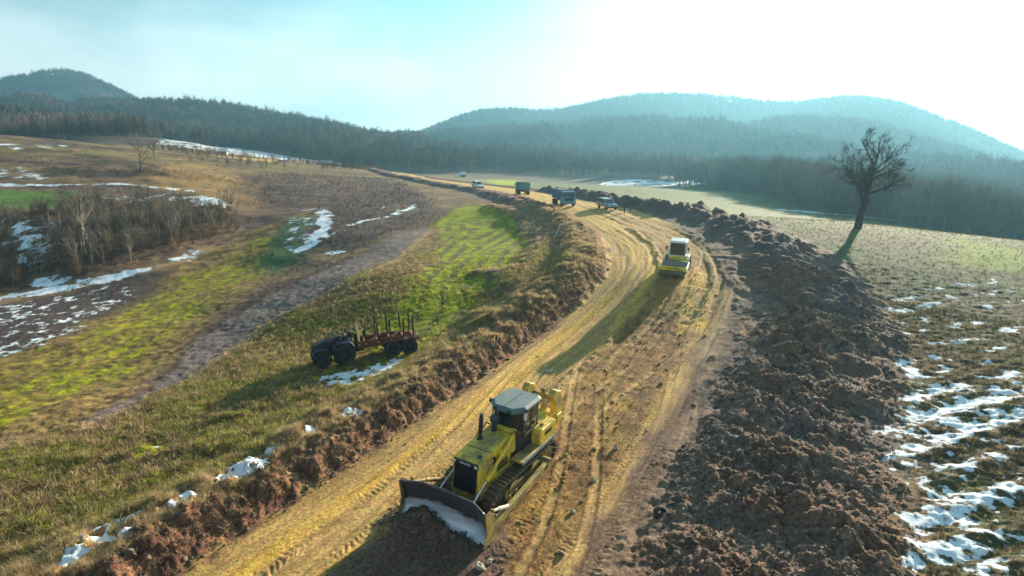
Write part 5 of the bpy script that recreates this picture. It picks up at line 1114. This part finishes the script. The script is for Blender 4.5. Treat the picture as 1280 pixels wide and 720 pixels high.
# ------------------------------------------------------------------ two people
SKIN = pmat('skin', (.42, .26, .19), .6, var=.05); CLOTH = pmat('dark_work_clothes', (.035, .035, .045), .9, var=.2, scale=8); CLOTH2 = pmat('dark_jacket_light_trim', (.05, .05, .06), .9, var=.2, scale=8); HAIR = pmat('dark_hair', (.03, .022, .018), .8)
def person(x, y, yaw, cloth, label, arm):
    e = empty('person', (x, y, ground_z(x, y)), yaw); tag(e, label, 'person', None)
    J = [(0,0,.95),(0,0,1.15),(.01,0,1.38),(0,0,1.5),(.01,0,1.6),(.01,0,1.74),
         (0,.10,.9),(.02,.13,.5),(0,.14,.09),(.13,.15,.03),(0,-.10,.9),(-.01,-.13,.5),(-.03,-.14,.09),(.10,-.15,.03),
         (0,.19,1.42),(-.02,.26,1.15),(.06 + arm * .1,.24 - arm * .05,.90 + arm * .12),(0,-.19,1.42),(-.02,-.25,1.15),(.08,-.24,.90)]
    Rr = [.19,.19,.21,.07,.09,.075,.115,.09,.06,.05,.115,.09,.06,.05,.09,.07,.045,.09,.07,.045]
    Ee = [(0,1),(1,2),(2,3),(3,4),(4,5),(0,6),(6,7),(7,8),(8,9),(0,10),(10,11),(11,12),(12,13),(2,14),(14,15),(15,16),(2,17),(17,18),(18,19)]
    me = bpy.data.meshes.new('body'); me.from_pydata(J, Ee, []); o = bpy.data.objects.new('body', me); COL.objects.link(o); o.parent = e
    o.modifiers.new('skin', 'SKIN'); sd2 = o.modifiers.new('sub', 'SUBSURF'); sd2.levels = 1; sd2.render_levels = 1
    if not me.skin_vertices: bpy.context.view_layer.objects.active = o
    for i, v in enumerate(me.skin_vertices[0].data): v.radius = (Rr[i], Rr[i] * (.8 if i < 3 else 1)); v.use_root = i == 0
    me.materials.append(cloth)
    q = MB(); q.lathe((.02, 0, 1.66), [(.001, -.13), (.05, -.12), (.085, -.05), (.092, .02), (.08, .09), (.04, .125), (.001, .13)], 'z', 14); h = q.build('head', SKIN, e, smooth=True)
    q = MB(); q.lathe((-.005, 0, 1.69), [(.1, -.06), (.105, .0), (.09, .07), (.05, .11), (.001, .12)], 'z', 14); q.build('hair', HAIR, h, smooth=True)
    q = MB(); q.prism([(.105, 1.67), (.135, 1.635), (.105, 1.63)], -.015, .015); q.build('nose', SKIN, h)
    for sy in (1, -1):
        q = MB(); q.box((.10, sy * .035, 1.675), (.02, .025, .012)); q.build('eye', HAIR, h)
        hx, hz = (.06 + arm * .1, .84 + arm * .12) if sy > 0 else (.09, .84)
        q = MB(); q.box((hx, sy * .24, hz), (.035, .07, .10)); hd = q.build('hand', SKIN, e, .012)
        for k in range(4): q = MB(); q.cyl((hx, sy * .24 + (k - 1.5) * .018, hz - .045), (hx + .015, sy * .24 + (k - 1.5) * .019, hz - .115 + abs(k - 1.4) * .01), .009, .007, 6); q.build('finger', SKIN, hd)
        q = MB(); q.cyl((hx + .01, sy * .24 + .035, hz + .01), (hx + .05, sy * .24 + .05, hz - .05), .011, .008, 6); q.build('thumb', SKIN, hd)
    return e
p = ground_hit(780.5, 266); person(p[0], p[1], math.atan2(.2, 1), CLOTH, 'person in dark clothes standing next to the off-road car', 1)
p = ground_hit(788, 264.5); person(p[0], p[1], math.atan2(-.1, -1), CLOTH2, 'person in dark clothes standing farther from the off-road car facing the other', 0)
# ------------------------------------------------------------------ trees
p = atY(1072, 284, 82); z = ground_z(p[0], 82)
tree_thing('bare_tree', 85, (p[0], 82, z), 12.7, .52, (12, 8, 6, 5), 'large lone leafless tree with wide crown at the edge of the field', split=.33, spread=.85, lean=(.08, 0), up=.10, twig=.018, lens=(.47, .60, .52, .5), rz=-math.atan2(p[0], 82), twigs=BARK)
p = spot(176, 216); tree_thing('bare_tree', 21, p, 8.6, .17, (9, 5, 4), 'slim leafless tree on the brown hillside, taller of two', split=.28, spread=.75, up=.12, twig=.02)
p = spot(192.5, 196); tree_thing('bare_tree', 23, p, 6.4, .14, (8, 4, 4), 'small leafless tree on the crest behind the slim hillside tree', split=.3, spread=.7, up=.12, twig=.025)
p = spot(108, 322); tree_thing('bare_tree', 31, p, 10.5, .20, (10, 6, 5), 'tall pale trunked leafless tree rising from the gully thicket', split=.4, spread=.65, lean=(-.12, 0), up=.11, twig=.016, bark=BARK_PALE)
p = spot(114, 316); tree_thing('bare_tree', 33, p, 9.0, .17, (9, 5, 4), 'straight leafless tree beside the tall pale trunked gully tree', split=.42, spread=.6, lean=(-.02, 0), up=.12, twig=.016, bark=BARK_PALE)
p = spot(72, 334); tree_thing('sapling', 35, p, 2.6, .06, (6, 4), 'short leafless sapling by the snow at the gully foot', group=None, split=.3, spread=.6, up=.1, twig=.012, bark=BARK_PALE)
for k, (px, py, h) in enumerate(((88, 318, 4.4), (160, 296, 4.5), (172, 294, 5.2), (186, 292, 5.6), (196, 288, 5.0), (206, 286, 5.4), (216, 284, 4.6), (228, 282, 4.4), (240, 278, 3.8), (60, 300, 4.0), (140, 300, 5.2), (126, 304, 4.6))):
    p = spot(px, py); tree_thing('sapling', 40 + k, p, h, .07, (8, 4), 'upright leafless sapling among the thicket on the gully side', 'tree', 'saplings in the gully thicket', split=.3, spread=.5, up=.16, twig=.014, bark=BARK_PALE)
for k, (px, py, h) in enumerate(((849, 233, 9), (855, 233.5, 8), (862, 233, 9), (878, 232.5, 14), (899, 229, 15), (820, 230, 7), (912, 226, 12))):
    q = ground_hit(px, py + 1); z = ground_z(*q); s_ = 420 / max(q[1], 200)
    tree_thing('bare_tree', 60 + k, (q[0], q[1], z), h, .3, (9, 5, 3), 'leafless tree standing in front of the snow patch in the valley', 'tree', 'valley trees by the snow patch', split=.25, spread=.8, up=.1, twig=.09)
# ------------------------------------------------------------------ far houses
PLASTER = pmat('white_plaster', (.78, .77, .74), .8, var=.06, scale=.6); TILE = pmat('roof_tile', (.22, .10, .07), .85, var=.25, scale=2); SNOWR = pmat('snowy_roof', (.75, .78, .82), .9, var=.08, scale=1)
def house(px, py, w, d, h, yaw, roofm, label):
    q = ground_hit(px, py); z = min(ground_z(q[0] + a, q[1] + b) for a in (-w / 2, w / 2) for b in (-d / 2, d / 2)); e = empty('house', (q[0], q[1], z - .3), yaw); tag(e, label, 'house')
    m = MB(); m.prism([(-d / 2, 0), (d / 2, 0), (d / 2, h), (0, h + d * .38), (-d / 2, h)], -w / 2, w / 2, 'x'); m.build('wall', PLASTER, e)
    for sy in (1, -1):
        m = MB(); m.prism([(sy * -.05, h + d * .38 + .14), (sy * -.05, h + d * .38 + .3), (sy * (d / 2 + .45), h - .18), (sy * (d / 2 + .45), h - .34)], -w / 2 - .4, w / 2 + .4, 'x'); m.build('roof', roofm, e)
    for x in (-w * .28, w * .28):
        m = MB(); m.box((x, -d / 2 - .02, h * .55), (1.1, .06, 1.3)); wo_ = m.build('window', GLASS, e); m = MB(); m.box((x, -d / 2 - .06, h * .55 - .72), (1.3, .14, .1)); m.build('sill', PLASTER, wo_)
    m = MB(); m.box((0, -d / 2 - .02, 1.3), (1.0, .06, 2.0)); m.build('door', BARK, e)
    m = MB(); m.box((w * .25, .4, h + d * .38), (.6, .6, 1.4)); m.build('chimney', TILE, e)
house(280, 193, 3.2, 3, 2.2, .3, SNOWR, 'small white hut on the hillside below the far snow strip')
house(578, 221.5, 3.2, 3, 2.3, .5, SNOWR, 'white house at the forest foot beyond the white car')
# ------------------------------------------------------------------ survey stakes, stones, old tyre
WOOD = pmat('weathered_wood', (.30, .23, .15), .85, var=.3, scale=9)
def stake(px, py, h, r, tx, ty, mat, label, group=None):
    x, y, z = spot(px, py); e = empty('survey_stake', (x, y, z), 0, tx, ty); tag(e, label, 'stake', group)
    m = MB(); m.cyl((0, 0, -.3), (0, 0, h), r, r * .8, 7); m.build('pole', mat, e); m = MB(); m.cyl((0, 0, h - .16), (0, 0, h - .04), r * 1.25, r * 1.25, 7); m.build('marking_band', RUSTO, e)
stake(567, 446, 1.5, .03, .03, -.04, WOOD, 'thin wooden stake on the bank beside the log forwarder')
stake(692, 304, 2.1, .045, .15, .42, WHITE, 'pale stick leaning in the brown bank inside the bend')
tyx, tyy, tyz = spot(826, 648)
te = empty('old_tyre', (tyx, tyy, tyz - .04), .6, R(50), 0); tag(te, 'black tyre half buried at the foot of the spoil heap', 'tyre')
m = MB(); m.lathe((0, 0, 0), [(.19, -.07), (.27, -.10), (.33, -.06), (.33, .06), (.27, .10), (.19, .07)], 'z', 26); m.build('tread_ring', RUBBER, te)
m = MB(); m.lathe((0, 0, 0), [(.185, -.07), (.20, 0), (.185, .07)], 'z', 26); m.build('bead', CHAR, te)
PALE_S = pmat('pale_stone', (.46, .40, .30), .9, var=.3, scale=6, bump=.02); BROWN_S = pmat('brown_stone', (.22, .16, .10), .9, var=.35, scale=6, bump=.02)
stones = [clod(600 + k, PALE_S if k < 3 else BROWN_S) for k in range(6)]
for k, (px, py, s_) in enumerate(((686, 463, .34), (600, 708, .38), (612, 700, .26), (888, 608, .42), (874, 556, .3), (628, 712, .25), (770, 560, .3), (742, 600, .26), (716, 640, .22), (700, 690, .3), (826, 480, .3), (760, 520, .22))):
    x, y, z = spot(px, py); o = put('stone', stones[k % 6], None); o.location = (x, y, z + s_ * .12); o.scale = (s_, s_, s_); o.rotation_euler = (k * .7, k * .3, k * 1.9)
    
    if k % 6 < 3: tag(o, 'pale loose stone lying on the churned dirt of the road works', 'stone', 'pale loose stones on the dirt road')
    else: tag(o, 'brown loose stone lying on the churned dirt of the road works', 'stone', 'brown loose stones on the dirt road')
# ------------------------------------------------------------------ air
hb_ = bmesh.new(); bmesh.ops.create_cube(hb_, size=1.0)
hm = bpy.data.meshes.new('haze'); hb_.to_mesh(hm); hb_.free()
haze = bpy.data.objects.new('haze', hm); COL.objects.link(haze); tag(haze, kind='stuff')
z_lo, z_hi = float(ZT.min()) - 1.0, float(ZT.max()) + 30.0
haze.location = (0, 1400, (z_lo + z_hi) / 2); haze.scale = (6400, 3200, z_hi - z_lo)
HM = bpy.data.materials.new('air'); HM.use_nodes = True; nt = HM.node_tree; nt.nodes.clear()
ho = nt.nodes.new('ShaderNodeOutputMaterial'); pv = nt.nodes.new('ShaderNodeVolumePrincipled')
pv.inputs['Color'].default_value = (.20, .44, .60, 1); pv.inputs['Density'].default_value = .00037; pv.inputs['Anisotropy'].default_value = .46
nt.links.new(pv.outputs[0], ho.inputs['Volume']); hm.materials.append(HM); HM.cycles.volume_sampling = 'DISTANCE'
